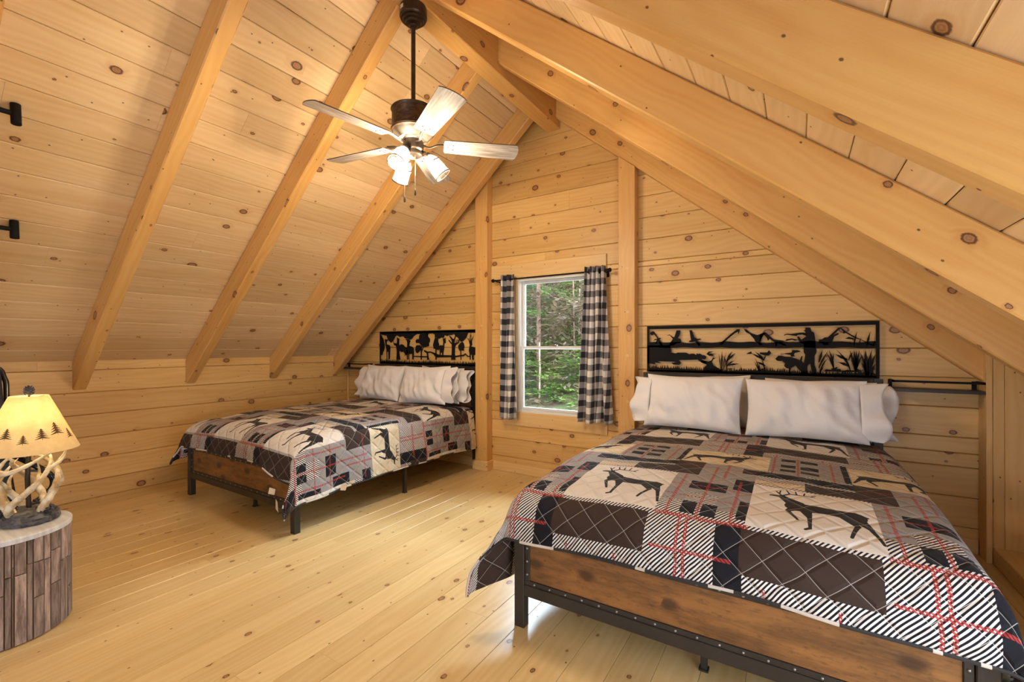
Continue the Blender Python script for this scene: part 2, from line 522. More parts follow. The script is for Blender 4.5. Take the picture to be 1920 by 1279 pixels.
def lathe(bm, prof, seg=32, center=(0, 0, 0), mat=0, close=False, axis=None):
    """prof [(r,z)] revolved around z, or around 'axis' from center"""
    C = Vector(center)
    rot = Vector((0, 0, 1)).rotation_difference(Vector(axis).normalized()).to_matrix() if axis is not None else Matrix.Identity(3)
    rings = []
    for r_, z in prof:
        if r_ < 1e-5:
            rings.append([bm.verts.new(C + rot @ Vector((0, 0, z)))])
        else:
            rings.append([bm.verts.new(C + rot @ Vector((r_ * cos(2 * pi * k / seg), r_ * sin(2 * pi * k / seg), z))) for k in range(seg)])
    for i in range(len(rings) - 1):
        a, c = rings[i], rings[i + 1]
        for k in range(seg):
            k2 = (k + 1) % seg
            if len(a) == 1 and len(c) == 1:
                continue
            if len(a) == 1:
                vs = [a[0], c[k2], c[k]]
            elif len(c) == 1:
                vs = [a[k], a[k2], c[0]]
            else:
                vs = [a[k], a[k2], c[k2], c[k]]
            f = bm.faces.new(vs); f.material_index = mat; f.smooth = True
            q = [(k / seg, prof[i][1]), ((k + 1) / seg, prof[i][1]), ((k + 1) / seg, prof[i + 1][1]), (k / seg, prof[i + 1][1])]
            setuv(bm, f, q[:len(vs)], 0.5)

def smooth_path(pts, n=6):
    P = [Vector(p) for p in pts]
    out = []
    for i in range(len(P) - 1):
        p0 = P[max(0, i - 1)]; p1 = P[i]; p2 = P[i + 1]; p3 = P[min(len(P) - 1, i + 2)]
        for k in range(n):
            t = k / n
            out.append(0.5 * ((2 * p1) + (p2 - p0) * t + (2 * p0 - 5 * p1 + 4 * p2 - p3) * t * t + (3 * p1 - p0 - 3 * p2 + p3) * t ** 3))
    out.append(P[-1])
    return out

def copy_tree(o, parent=None):
    c = o.copy()
    COL.objects.link(c)
    if parent is not None:
        c.parent = parent
    for ch in [x for x in bpy.data.objects if x.parent == o]:
        copy_tree(ch, c)
    return c

# ================================================================ room shell
XL, G, YF, XR = -5.104, 3.958, -3.0, 1.70
def rl(x): return 0.934 + 0.866 * (x + 5.104)       # underside of left rafters
def rr(x): return 1.874 - 0.8234 * x                # underside of right rafters
def cl(x): return rl(x) + 0.245
def cr(x): return rr(x) + 0.246
def clx(z): return (z - 0.245 - 0.934) / 0.866 - 5.104
def crx(z): return (1.874 + 0.246 - z) / 0.8234

rows = [0.0] + [0.152 + 0.1894 * k for k in range(0, 21)]
WX0, WX1, WZ0, WZ1 = -2.44, -1.60, 0.62, 2.0

def gable_boards(bm, y0, inward, hole=None):
    """log siding across the gable; the room side is at y0, 'inward' is the direction into the wall"""
    for i in range(len(rows) - 1):
        za, zb = rows[i], rows[i + 1]
        if za > 3.78:
            break
        bands = [(za, zb)]
        if hole:
            cuts = sorted({za, zb} | {z for z in (hole[2], hole[3]) if za + 1e-4 < z < zb - 1e-4})
            bands = list(zip(cuts[:-1], cuts[1:]))
        for (p, q) in bands:
            segs = []
            inside = hole and p >= hole[2] - 1e-4 and q <= hole[3] + 1e-4
            def lo(z): return max(XL - 0.02, clx(z) - 0.02)
            def hi(z): return min(XR + 0.02, crx(z) + 0.02)
            if inside:
                segs = [(lo, hole[0]), (hole[1], hi)]
            else:
                w = hi(p) - lo(p)
                if w > 2.5 and RND.random() < 0.75:
                    j = lo(p) + RND.uniform(0.25, 0.75) * w
                    segs = [(lo, j - 0.0006), (j + 0.0006, hi)]
                else:
                    segs = [(lo, hi)]
            g = 0.0014
            prof = cham(0, 0.03, p + g, q - g, 0.0045)
            for a, c in segs:
                f0 = (lambda aa, bb, a=a: a(bb)) if callable(a) else a
                f1 = (lambda aa, bb, c=c: c(bb)) if callable(c) else c
                if hi(q) - lo(q) < 0.02:
                    def f1(aa, bb): return max(lo(bb) + 0.01, hi(bb))
                add_prism(bm, prof, (0, y0, 0), X_, (0, inward, 0), Z_, f0, f1)

bm = bm_new()
gable_boards(bm, G, 1, (WX0, WX1, WZ0, WZ1))
for lo_, hi_ in (((XL - .1, 0), (WX0, 4.0)), ((WX1, 0), (XR + .1, 4.0)), ((WX0, 0), (WX1, WZ0)), ((WX0, WZ1), (WX1, 4.0))):
    add_box(bm, (lo_[0], G + 0.0301, lo_[1] - .02), (hi_[0], G + 0.10, hi_[1]), 0.0, 'x', 1)
struct(finish('wall_back', bm, [M['wall'], M['gap']]))

def side_boards(name, x0, sgn, ztop, y0, y1):
    bm = bm_new()
    for i in range(len(rows) - 1):
        za, zb = rows[i], min(rows[i + 1], ztop)
        if za >= ztop - 0.01:
            break
        cuts = [y0]
        y = y0
        while True:
            y += RND.uniform(2.2, 4.2)
            if y > y1 - 0.6:
                break
            cuts.append(y)
        cuts.append(y1)
        for a, c in zip(cuts[:-1], cuts[1:]):
            add_prism(bm, cham(za + .0014, zb - .0014, 0, 0.03, 0.0045), (x0, 0, 0), Y_, Z_, (sgn, 0, 0), a + .0006, c - .0006)
    add_box(bm, (min(x0 + sgn * .0301, x0 + sgn * .1), y0, -.02), (max(x0 + sgn * .0301, x0 + sgn * .1), y1, ztop + .1), 0, 'y', 1)
    return struct(finish(name, bm, [M['wall'], M['gap']]))
side_boards('wall_left', XL, -1, cl(XL) + 0.03, YF, G + 0.02)
side_boards('wall_right', XR, 1, cr(XR) + 0.02, YF, G)
# front gable behind the photographer with an opening added for the fill lamp
bm = bm_new()
for (a, c, p, q) in ((XL - .1, -2.3, 0, 3.9), (-1.1, XR + .1, 0, 3.9), (-2.3, -1.1, 0, .75), (-2.3, -1.1, 2.1, 3.9)):
    add_box(bm, (a, YF - 0.06, p), (c, YF, q), 0.002, 'x')
struct(finish('wall_front', bm, M['wall']))

# floor boards run toward the gable
bm = bm_new()
x = XL - 0.03
while x < XR + 0.05:
    w = 0.155
    y = YF - RND.uniform(0, 2)
    spans = []
    while y < G + 0.02:
        y2 = y + RND.uniform(2.4, 4.2)
        spans.append((max(y, YF), min(y2, G + 0.03)))
        y = y2
    for a, c in spans:
        if c - a < 0.02:
            continue
        add_prism(bm, cham(-0.03, 0, x + .0008, x + w - .0008, 0.0012), (0, 0, 0), Y_, Z_, X_, a + .0005, c - .0005)
    x += w
add_box(bm, (XL - .1, YF, -0.09), (XR + .1, G + .05, -0.0302), 0, 'y', 1)
struct(finish('floor', bm, [M['floor'], M['gap']]))

# ceiling slopes, tongue and groove boards
def slope(name, x_low, z_low, dirx, rise, length_x, w):
    n = math.hypot(1, rise)
    e = Vector((dirx / n, 0, rise / n))
    nrm = Vector((-dirx * rise / n, 0, 1 / n))
    bm = bm_new()
    s_ = 0.0
    total = length_x * n
    while s_ < total:
        wa = min(w, total - s_)
        y = YF - RND.uniform(0, 2.5)
        while y < G + 0.03:
            y2 = y + RND.uniform(3.0, 4.8)
            a, c = max(y, YF), min(y2, G + 0.03)
            if c - a > 0.02:
                add_prism(bm, cham(s_ + .0013, s_ + wa - .0013, 0, 0.02, 0.0045), (x_low, 0, z_low), Y_, e, nrm, a + .0004, c - .0004)
            y = y2
        s_ += w
    add_prism(bm, cham(-.05, total + .02, 0.0202, 0.06, 0), (x_low, 0, z_low), Y_, e, nrm, YF - .05, G + .1, 1)
    return struct(finish(name, bm, [M['ceil'], M['gap']]))
APX = (2.12 - 5.599) / (0.866 + 0.8234)
slope('ceiling_left', XL - 0.03, cl(XL - 0.03), 1, 0.866, APX - XL + 0.03, 0.176)
slope('ceiling_right', XR + 0.03, cr(XR + 0.03), -1, 0.8234, XR + 0.03 - APX, 0.170)

# ridge beam
bm = bm_new()
add_box(bm, (-2.096, YF, 3.407), (-1.951, G - 0.001, 3.69), 0.006, 'y')
tag(finish('ridge_beam', bm, M['beam']), 'long square pine ridge beam under the roof peak, carrying the ceiling fan', 'beam', kind='thing')

# rafters
def rafter_left(y0, label, w=0.088, d=0.245):
    th = math.atan(0.866)
    h = d * cos(th) - 0.002
    bm = bm_new()
    add_prism(bm, cham(0, w, 0, h, 0.007), (XL, y0, rl(XL)), (cos(th), 0, sin(th)), Y_, (-sin(th), 0, cos(th)),
              lambda a, b_: (b_ * sin(th) + 0.001) / cos(th), lambda a, b_: (-2.097 - XL + b_ * sin(th)) / cos(th))
    return tag(finish('rafter', bm, M['beam']), label, 'rafter', 'exposed rafters on the left slope')
def rafter_right(y0, label, w=0.090, d=0.246):
    th = math.atan(0.8234)
    h = d * cos(th) - 0.002
    bm = bm_new()
    add_prism(bm, cham(0, w, 0, h, 0.007), (-1.95, y0, rr(-1.95)), (cos(th), 0, -sin(th)), Y_, (sin(th), 0, cos(th)),
              lambda a, b_: -b_ * sin(th) / cos(th), lambda a, b_: (XR - 0.001 + 1.95 - b_ * sin(th)) / cos(th))
    return tag(finish('rafter', bm, M['beam']), label, 'rafter', 'exposed rafters on the right slope')
for y0, lab in ((1.225, 'smooth pine rafter whose foot ends on the low wall just above the antler lamp'),
                (2.050, 'pine rafter meeting the ridge beam beside the fan canopy, its foot above the floor'),
                (2.8865, 'pine rafter passing behind the fan light shades, foot above the bed under the deer panel'),
                (3.7276, 'pine rafter between the deer panel and the fan, closest to the corner shelf')):
    rafter_left(y0, lab)
rafter_left(0.40, 'pine rafter that carries the two black T-shaped pegs')
for y0, lab in ((1.213, 'huge pine rafter overhead with a broad pale underside, largest of all the rafters'),
                (2.053, 'wide pine rafter next to the huge overhead one, slanting over the bed with hunter panel'),
                (2.880, 'pine rafter second from the gable on the hunter panel side'),
                (3.867, 'pine rafter lying flush against the gable wall above the duck hunter panel')):
    rafter_right(y0, lab)

# posts against the gable
def post(x0, x1, topf, label, plugs):
    r = thing('post', label, 'post', ((x0 + x1) / 2, 3.909, 0))
    cx = (x0 + x1) / 2
    bm = bm_new()
    add_prism(bm, cham(x0 - cx, x1 - cx, -0.049, 0.048, 0.004), (0, 0, 0), Z_, X_, Y_, 0.0, lambda a, b_: topf(a + cx) - 0.003)
    finish('shaft', bm, M['beam'], r)
    bm = bm_new()
    add_box(bm, (x0 - cx - .022, -0.071, 0), (x1 - cx + .022, 0.047, 0.095), 0.003, 'x')
    finish('base_block', bm, M['casing'], r)
    for z in plugs:
        bm = bm_new()
        lathe(bm, [(0.0, 0.0015), (0.0125, 0.0015), (0.014, 0.0), (0.0, -0.004)], 16, (0.01, -0.049, z), axis=(0, -1, 0))
        finish('wood_plug', bm, M['casing'], r)
    return r
post(-2.905, -2.752, lambda x_: cl(x_), 'square pine post between the deer-panel bed and the window', (0.75, 1.18, 1.52, 2.2))
post(-1.337, -1.190, lambda x_: rr(x_), 'square pine post between the window and the hunter-panel bed', (0.82, 1.22, 1.60, 1.98))

bm = bm_new()
add_box(bm, (-2.73, G - 0.016, 0.0), (-1.36, G - 0.0005, 0.092), 0.003, 'x')
add_box(bm, (XL + .002, G - 0.016, 0.0), (-2.93, G - 0.0005, 0.092), 0.003, 'x')
add_box(bm, (-1.16, G - 0.016, 0.0), (0.95, G - 0.0005, 0.092), 0.003, 'x')
struct(finish('baseboard_back', bm, M['casing']))
bm = bm_new()
add_box(bm, (XL + .0005, G - 0.022, 0.09), (XL + 0.022, G - 0.0005, cl(XL) - .01), 0.006, 'z')
struct(finish('trim_1', bm, M['casing']))

# boxed-in eave at the right end of the gable: edge board, vertical boards, raised sill
bm = bm_new()
zt = lambda x_: rr(x_) + 0.24
add_prism(bm, cham(0.956, 0.984, 0, 0.137, 0.003), (0, 3.82, 0), Z_, X_, Y_, 0.0, lambda a, b_: zt(a))
xx = 0.985
for w in (0.050, 0.115, 0.14, 0.14, 0.14, 0.13):
    add_prism(bm, cham(xx + .0005, xx + w - .0005, 0, 0.02, 0.0035), (0, 3.822, 0), Z_, X_, Y_, 0.0, lambda a, b_: zt(a))
    xx += w
struct(finish('trim_2', bm, M['casing']))
bm = bm_new()
yy = 3.819
for k in range(7):
    add_box(bm, (0.985, yy - 0.98, 0.0), (XR, yy, 0.0985), 0.004, 'y')
    yy -= 0.982
struct(finish('trim_3', bm, M['floor']))

# ================================================================ window
win = bpy.data.objects.new('window_1', None); COL.objects.link(win); struct(win)
win.location = (-2.02, G, 1.31)
def wbox(bm, x0, x1, y0, y1, z0, z1, c=0.003, along='x'):
    add_box(bm, (x0 + 2.02, y0 - G, z0 - 1.31), (x1 + 2.02, y1 - G, z1 - 1.31), c, along)
bm = bm_new()
f = 0.034
wbox(bm, WX0, WX0 + f, G + .002, G + .09, WZ0, WZ1, along='z'); wbox(bm, WX1 - f, WX1, G + .002, G + .09, WZ0, WZ1, along='z')
wbox(bm, WX0 + f, WX1 - f, G + .002, G + .09, WZ1 - f, WZ1); wbox(bm, WX0 + f, WX1 - f, G + .002, G + .09, WZ0, WZ0 + f)
wbox(bm, WX0, WX1, G - .004, G + .004, WZ0 - .012, WZ0 + .014); wbox(bm, WX0, WX1, G - .004, G + .004, WZ1 - .022, WZ1 + .004)
finish('frame', bm, M['vinyl'], win)
def sash(name, z0, z1, y0):
    bm = bm_new()
    a, c, k = WX0 + f + .001, WX1 - f - .001, 0.026
    wbox(bm, a, a + k, y0, y0 + .028, z0, z1, along='z'); wbox(bm, c - k, c, y0, y0 + .028, z0, z1, along='z')
    wbox(bm, a + k, c - k, y0, y0 + .028, z0, z0 + k); wbox(bm, a + k, c - k, y0, y0 + .028, z1 - k, z1)
    o = finish(name, bm, M['vinyl'], win)
    bm = bm_new()
    wbox(bm, a + k - .004, c - k + .004, y0 + .012, y0 + .016, z0 + k - .004, z1 - k + .004, 0)
    p = finish('pane', bm, M['glass'], o)
    return o
sash('upper_sash', 1.272, WZ1 - f - .001, G + .052)
sash('lower_sash', WZ0 + f + .001, 1.302, G + .020)
bm = bm_new()
wbox(bm, -2.05, -1.99, G + .006, G + .026, 1.303, 1.316)
wbox(bm, -2.03, -2.005, G + .000, G + .014, 1.312, 1.322)
finish('sash_lock', bm, M['nickel'], win)
for nm, (x0, x1, z0, z1) in (('head_casing', (-2.748, -1.478, 1.985, 2.148)), ('apron', (-2.60, -1.467, 0.492, 0.632)), ('side_casing', (-2.60, -2.437, 0.633, 1.984)), ('side_casing', (-1.603, -1.478, 0.633, 1.984))):
    bm = bm_new()
    wbox(bm, x0, x1, G - .021, G - .0008, z0, z1, 0.003, 'z' if nm == 'side_casing' else 'x')
    finish(nm, bm, M['casing'], win)

# curtain rod and curtains
YC, ZC = 3.872, 1.982
rod = thing('curtain_rod', 'thin black curtain rod with ball finials across the top of the window', 'curtain rod', (-2.05, YC, ZC))
bm = bm_new()
tube(bm, [(-0.60, 0, 0), (0.60, 0, 0)], 0.0075, 12)
finish('pole', bm, M['black'], rod)
for sx in (-1, 1):
    bm = bm_new()
    lathe(bm, [(0, 0), (0.010, 0.002), (0.010, 0.008), (0.007, 0.012), (0.016, 0.022), (0.020, 0.032), (0.016, 0.043), (0, 0.048)], 16, (sx * 0.60, 0, 0), axis=(sx, 0, 0))
    finish('finial', bm, M['black'], rod)
    bm = bm_new()
    add_box(bm, (sx * .585 - .006, -0.008, -0.018), (sx * .585 + .006, G - .0005 - YC, -0.008), .001)
    add_box(bm, (sx * .585 - .012, G - .005 - YC, -0.05), (sx * .585 + .012, G - .0005 - YC, 0.03), .001)
    finish('bracket', bm, M['black'], rod)

def curtain(xt0, xt1, xb0, xb1, zb0, zb1, folds, seed, label, group='checked curtains'):
    r = thing('curtain', label, 'curtain', ((xt0 + xt1) / 2, YC, ZC), group=group)
    rn = random.Random(seed)
    bm = bm_new()
    uvl = bm.loops.layers.uv['UVMap']
    nx, nz = 90, 60
    cx = (xt0 + xt1) / 2
    # fabric width is wider than the gathered width
    grid = []
    ph = rn.uniform(0, 6)
    for j in range(nz + 1):
        t = j / nz
        row = []
        x0 = xt0 + (xb0 - xt0) * t ** 1.3; x1 = xt1 + (xb1 - xt1) * t ** 1.3
        amp = 0.024 + 0.014 * t
        acc = 0.0; prev = None
        zb = None
        for i in range(nx + 1):
            q = i / nx
            a = 2 * pi * folds * q + ph + 0.35 * sin(3.1 * t + seed)
            y = amp * sin(a) + 0.006 * sin(2.3 * a + 2 * t)
            x = x0 + (x1 - x0) * q + 0.006 * cos(a) * t
            zbot = zb0 + (zb1 - zb0) * q
            z = (ZC + 0.045) + (zbot - ZC - 0.045) * t + 0.008 * t * sin(a * 0.5 + seed)
            p = Vector((x - cx, y - 0.004, z - ZC))
            if prev is not None:
                acc += math.hypot(p.x - prev.x, p.y - prev.y)
            prev = p
            row.append((bm.verts.new(p), acc, t * (ZC - zb0)))
        grid.append(row)
    for j in range(nz):
        for i in range(nx):
            q = [grid[j + 1][i], grid[j + 1][i + 1], grid[j][i + 1], grid[j][i]]
            fc = bm.faces.new([k[0] for k in q]); fc.smooth = True
            for lp, k in zip(fc.loops, q):
                lp[uvl].uv = (k[1] + .02 * seed, k[2])
    o = finish('cloth', bm, M['check'], r, True)
    md = o.modifiers.new('thickness', 'SOLIDIFY'); md.thickness = 0.0025; md.offset = 0
    for i, q in enumerate((0.22, 0.72)):
        bm = bm_new()
        x = xt0 + (xt1 - xt0) * q - cx
        tube(bm, [(x, 0.019 * cos(k * pi / 8) - .0, 0.019 * sin(k * pi / 8)) for k in range(17)], 0.005, 8, cap=False)
        finish('grommet', bm, M['black'], r)
    return r
curtain(-2.600, -2.412, -2.615, -2.372, 0.575, 0.555, 2.6, 1, 'narrow buffalo check curtain panel nearest the deer-panel bed')
curtain(-1.655, -1.462, -1.715, -1.395, 0.600, 0.612, 3.6, 5, 'wide gathered buffalo check curtain panel nearest the hunter-panel bed')

# ================================================================ wall shelves
def shelf(x0, x1, label):
    cx = (x0 + x1) / 2
    r = thing('wall_shelf', label, 'shelf', (cx, G, 1.02), group='narrow black rail shelves')
    h = (x1 - x0) / 2
    bm = bm_new(); add_box(bm, (-h, -0.135, -0.012), (h, -0.001, 0.008), 0.002)
    finish('board', bm, M['steel'], r)
    bm = bm_new(); add_box(bm, (-h, -0.134, 0.048), (h, -0.126, 0.062), 0.001)
    for s_ in (-1, 1):
        add_box(bm, (s_ * (h - .006) - .006, -0.134, 0.048), (s_ * (h - .006) + .006, -0.001, 0.062), 0.001, 'y')
    finish('guard_rail', bm, M['black'], r)
    for s_ in (-0.98, 0.90):
        bm = bm_new(); add_box(bm, (s_ * h - .010, -0.020, 0.008), (s_ * h + .010, -0.001, 0.060), 0.002)
        finish('bracket', bm, M['black'], r)
    return r
shelf(0.520, 0.955, 'narrow black metal rail shelf beside the hunter panel, ending at a pine board')
shelf(-5.075, -4.62, 'narrow black metal rail shelf in the wall corner beside the deer panel')

# ================================================================ beds
BL = 2.12
def bed(cx, y0, label):
    r = thing('metal_bed', label, 'bed', (cx, y0, 0), group='industrial metal and wood beds')
    H = 0.80
    for sx in (-1, 1):
        bm = bm_new(); add_box(bm, (sx * (H - .026) - .026, 0, 0), (sx * (H - .026) + .026, 0.045, 0.470), 0.003, 'z')
        finish('leg', bm, M['steel'], r)
        bm = bm_new(); add_box(bm, (sx * (H - .026) - .026, BL - .04, 0), (sx * (H - .026) + .026, BL, 1.080), 0.003, 'z')
        finish('leg', bm, M['steel'], r)
        bm = bm_new(); add_box(bm, (sx * (H - .02) - .015, 0.045, 0.26), (sx * (H - .02) + .015, BL - .04, 0.33), 0.002, 'y')
        finish('side_rail', bm, M['steel'], r)
        bm = bm_new(); add_box(bm, (sx * (H - .022) - .014, 1.04, 0.0), (sx * (H - .022) + .014, 1.068, 0.26), 0.002, 'z')
        add_box(bm, (sx * (H - .022) - .017, 1.037, 0.0), (sx * (H - .022) + .017, 1.071, 0.008), 0.001, 'z')
        finish('support_leg', bm, M['steel'], r)
    for yy in (0.15, 1.05):
        bm = bm_new()
        add_box(bm, (-.012, yy, 0.006), (.012, yy + .024, 0.27), 0.002, 'z'); add_box(bm, (-.018, yy - .006, 0), (.018, yy + .03, 0.008), 0.002, 'z')
        finish('center_leg', bm, M['steel'], r)
    bm = bm_new(); add_box(bm, (-.02, 0.045, 0.27), (.02, BL - .04, 0.30), 0.002, 'y')
    finish('center_rail', bm, M['steel'], r)
    for k in range(11):
        yy = 0.16 + k * 0.18
        bm = bm_new(); add_box(bm, (-H + .036, yy, 0.301), (H - .036, yy + .03, 0.325), 0.002, 'x')
        finish('slat', bm, M['steel'], r)
    # foot board
    w = H - .053
    bm = bm_new()
    add_box(bm, (-w, 0.004, 0.148), (w, 0.042, 0.200), 0.003, 'x'); add_box(bm, (-w, 0.004, 0.425), (w, 0.042, 0.470), 0.003, 'x')
    add_box(bm, (-w, 0.008, 0.2005), (w, 0.030, 0.222), 0.002, 'x'); add_box(bm, (-w, 0.008, 0.400), (w, 0.030, 0.4245), 0.002, 'x')
    for sx in (-1, 1):
        add_box(bm, (sx * (w - .012) - .012, 0.008, 0.2225), (sx * (w - .012) + .012, 0.030, 0.3995), 0.002, 'z')
    finish('footboard_frame', bm, M['steel'], r)
    bm = bm_new(); add_box(bm, (-w + .0245, 0.014, 0.2225), (w - .0245, 0.026, 0.3995), 0.001, 'x')
    finish('foot_panel', bm, M['rustic'], r)
    n = 19
    spots = [(-w + .05 + (2 * w - .1) * k / (n - 1), 0.0078, z) for k in range(n) for z in (0.211, 0.412)]
    spots += [(sx * (w - .012), 0.0078, z) for z in (0.25, 0.31, 0.37) for sx in (-1, 1)]
    # head board
    bm = bm_new()
    add_box(bm, (-w, BL - .038, 1.020), (w, BL - .002, 1.080), 0.003, 'x'); add_box(bm, (-w, BL - .038, 0.36), (w, BL - .002, 0.42), 0.003, 'x')
    add_box(bm, (-w, BL - .034, 0.995), (w, BL - .012, 1.0195), 0.002, 'x'); add_box(bm, (-w, BL - .034, 0.4205), (w, BL - .012, 0.445), 0.002, 'x')
    for sx in (-1, 1):
        add_box(bm, (sx * (w - .012) - .012, BL - .034, 0.4455), (sx * (w - .012) + .012, BL - .012, 0.9945), 0.002, 'z')
    finish('headboard_frame', bm, M['steel'], r)
    bm = bm_new(); add_box(bm, (-w + .0245, BL - .028, 0.4455), (w - .0245, BL - .014, 0.9945), 0.001, 'x')
    finish('head_panel', bm, M['rustic'], r)
    spots += [(-w + .05 + (2 * w - .1) * k / (n - 1), BL - .0342, 1.007) for k in range(n)]
    spots += [(sx * (w - .012), BL - .0342, 0.5 + k * .075) for k in range(7) for sx in (-1, 1)]
    bm = bm_new()
    lathe(bm, [(0.0055, 0), (0.005, 0.002), (0.003, 0.0038), (0, 0.0045)], 8, axis=(0, -1, 0))
    first = finish('rivet', bm, M['rivet'], r, loc=spots[0])
    for p in spots[1:]:
        c = first.copy(); COL.objects.link(c); c.parent = r; c.location = p
    return r
CXR, YR0 = -0.320, 1.790
CXL, YL0 = -3.735, 1.835
bed(CXR, YR0, 'dark metal bed with riveted rustic wood footboard, below the duck hunter panel')
bed(CXL, YL0, 'dark metal bed with wooden footboard under the low slope, below the deer panel')

def mattress(cx, y0, label):
    bm = bm_new()
    lo = Vector((cx - .735, y0 + .075, .327)); hi = Vector((cx + .735, y0 + BL - .05, .60))
    add_box(bm, lo, hi, .05, 'y')
    return tag(finish('mattress', bm, M['cotton'], None, True), label, 'mattress', 'mattresses under the quilts')
mattress(CXR, YR0, 'white mattress under the quilt of the hunter-panel bed')
mattress(CXL, YL0, 'white mattress under the quilt of the deer-panel bed')

def sstep(x, a, b):
    t = max(0.0, min(1.0, (x - a) / (b - a)))
    return t * t * (3 - 2 * t)

def quilt(cx, y0, label, uoff, voff, sL, sR, tF, seed, flareL, flareR, dropR=0.0):
    r = thing('quilt', label, 'quilt', (cx, y0, 0), group='patchwork cabin quilts')
    A, RX, RZ = 0.725, 0.105, 0.105
    FY, RY, RZF = 0.165, 0.205, 0.165
    def arc(l, rx, rz):
        tot = pi / 2 * sqrt((rx * rx + rz * rz) / 2)
        if l <= 0:
            return 0.0, 0.0, 0.0
        if l < tot:
            th = l / tot * pi / 2
            return rx * sin(th), rz * (1 - cos(th)), 0.0
        return rx, rz + (l - tot), l - tot
    ns, nt_ = 150, 136
    bm = bm_new(); uvl = bm.loops.layers.uv['UVMap']
    grid = []
    TH = BL - .115
    for j in range(nt_ + 1):
        row = []
        for i in range(ns + 1):
            s_ = sL + (sR - sL) * i / ns
            t0 = tF - dropR * sstep(s_, .35, .85)
            t = t0 + (TH - t0) * j / nt_
            sg = -1 if s_ < 0 else 1
            ox, ds, hs = arc(abs(s_) - A, RX, RZ)
            oy, dt, ht = arc(FY - t, RY, RZF)
            x = sg * (min(abs(s_), A) + ox)
            y = max(t, FY) - oy
            dp = (ds ** 2.2 + dt ** 2.2) ** (1 / 2.2) if (ds > 0 and dt > 0) else ds + dt
            c = sstep(ds, .05, .35) * sstep(dt, .03, .22)
            fl = flareL if sg < 0 else flareR
            wv = 0.5 + 0.5 * sin(t * 8.5 + seed * 2.1)
            x += sg * (hs * 0.10 + 0.022 * sin(t * 10 + seed) * sstep(hs, 0, .25) * wv + fl * c)
            y -= ht * 0.10 + 0.016 * sin(s_ * 11 + seed) * sstep(ht, 0, .12) + (0.05 if fl < .1 else 0.10) * c
            z = 0.695 - dp - 0.022 * (min(abs(s_), A) / A) ** 2 * (1 - sstep(ds, 0, .1)) - 0.022 * sstep(ds, 0, .1)
            z -= 0.02 * sstep(t, 1.5, 2.05) + 0.03 * sstep(FY + .45 - t, 0, .5)
            nz = noise.noise(Vector((s_ * 3.2 + seed, t * 3.2, seed)))
            n2 = noise.noise(Vector((s_ * 11 + seed, t * 11, seed)))
            top = 1 - sstep(max(ds, dt), 0.02, .12)
            z += (0.010 * nz + 0.004 * n2) * (0.4 + .6 * top)
            x += sg * 0.006 * n2 * (1 - top); y -= 0.005 * n2 * (1 - top)
            z = max(z, 0.10)
            row.append((bm.verts.new((x, y, z)), s_, t))
        grid.append(row)
    for j in range(nt_):
        for i in range(ns):
            q = [grid[j][i], grid[j][i + 1], grid[j + 1][i + 1], grid[j + 1][i]]
            f = bm.faces.new([k[0] for k in q]); f.smooth = True
            for lp, k in zip(f.loops, q):
                lp[uvl].uv = (k[1] + cx + uoff, k[2] + y0 - voff)
    o = finish('cover', bm, M['quilt'], r, True)
    md = o.modifiers.new('thickness', 'SOLIDIFY'); md.thickness = 0.011; md.offset = -1
    # bound hem along the open edge
    ring = [grid_p for grid_p in ([(sL, k) for k in range(nt_ + 1)])]
    return r, [tuple(v.co) for v in o.data.vertices], ns, nt_

def hem(r, co, ns, nt_):
    idx = [j * (ns + 1) for j in range(nt_, -1, -1)] + list(range(0, ns + 1)) + [j * (ns + 1) + ns for j in range(0, nt_ + 1)]
    pts = []
    for k in idx[::2]:
        p = Vector(co[k])
        if not pts or (p - pts[-1]).length > .004:
            pts.append(p)
    bm = bm_new()
    tube(bm, pts, 0.0062, 6)
    finish('bound_hem', bm, M['hem'], r)
m, nt, b = material('quilt_binding')
s = nt.sep(nt.uv())
nt.put(b.inputs['Base Color'], nt.mix(nt.m('GREATER_THAN', nt.noise(nt.comb(nt.m('MULTIPLY', s[0], 5.0), 0.0), 1.0, 1), 0.52), (0.02, 0.018, 0.018), (0.55, 0.50, 0.45)))
b.inputs['Roughness'].default_value = 0.8
M['hem'] = m

qr, co, ns, nt_ = quilt(CXR, YR0, 'patchwork elk quilt spread over the big bed below the duck hunter panel', 0.165, 1.86, -1.23, 1.23, -0.185, 3, 0.10, 0.06)
hem(qr, co, ns, nt_)
ql, co, ns, nt_ = quilt(CXL, YL0, 'patchwork elk quilt hanging low over the side of the bed below the deer panel', 3.295, 1.80, -1.10, 1.205, -0.175, 8, 0.04, 0.015, 0.075)
hem(ql, co, ns, nt_)
for (x, y, z, rz_, h_) in ((0.725, -0.085, 0.20, -.3, .085), (0.66, -0.075, 0.29, .5, .05), (0.862, 0.36, 0.238, 1.2, .05)):
    bm = bm_new()
    P = [Vector((-.022, 0, 0)), Vector((.022, 0, -.006)), Vector((.016, 0.002, -h_)), Vector((-.026, -.004, -h_ * .9))]
    vs = [bm.verts.new(p) for p in P] + [bm.verts.new(p + Vector((0, .0012, 0))) for p in P]
    for q in ((0, 1, 2, 3), (7, 6, 5, 4), (0, 4, 5, 1), (1, 5, 6, 2), (2, 6, 7, 3), (3, 7, 4, 0)):
        bm.faces.new([vs[k] for k in q])
    o = finish('care_tag', bm, M['seam'], ql, loc=(x, y, z + h_ * .6))
    o.rotation_euler = (0.1, 0.15, rz_)

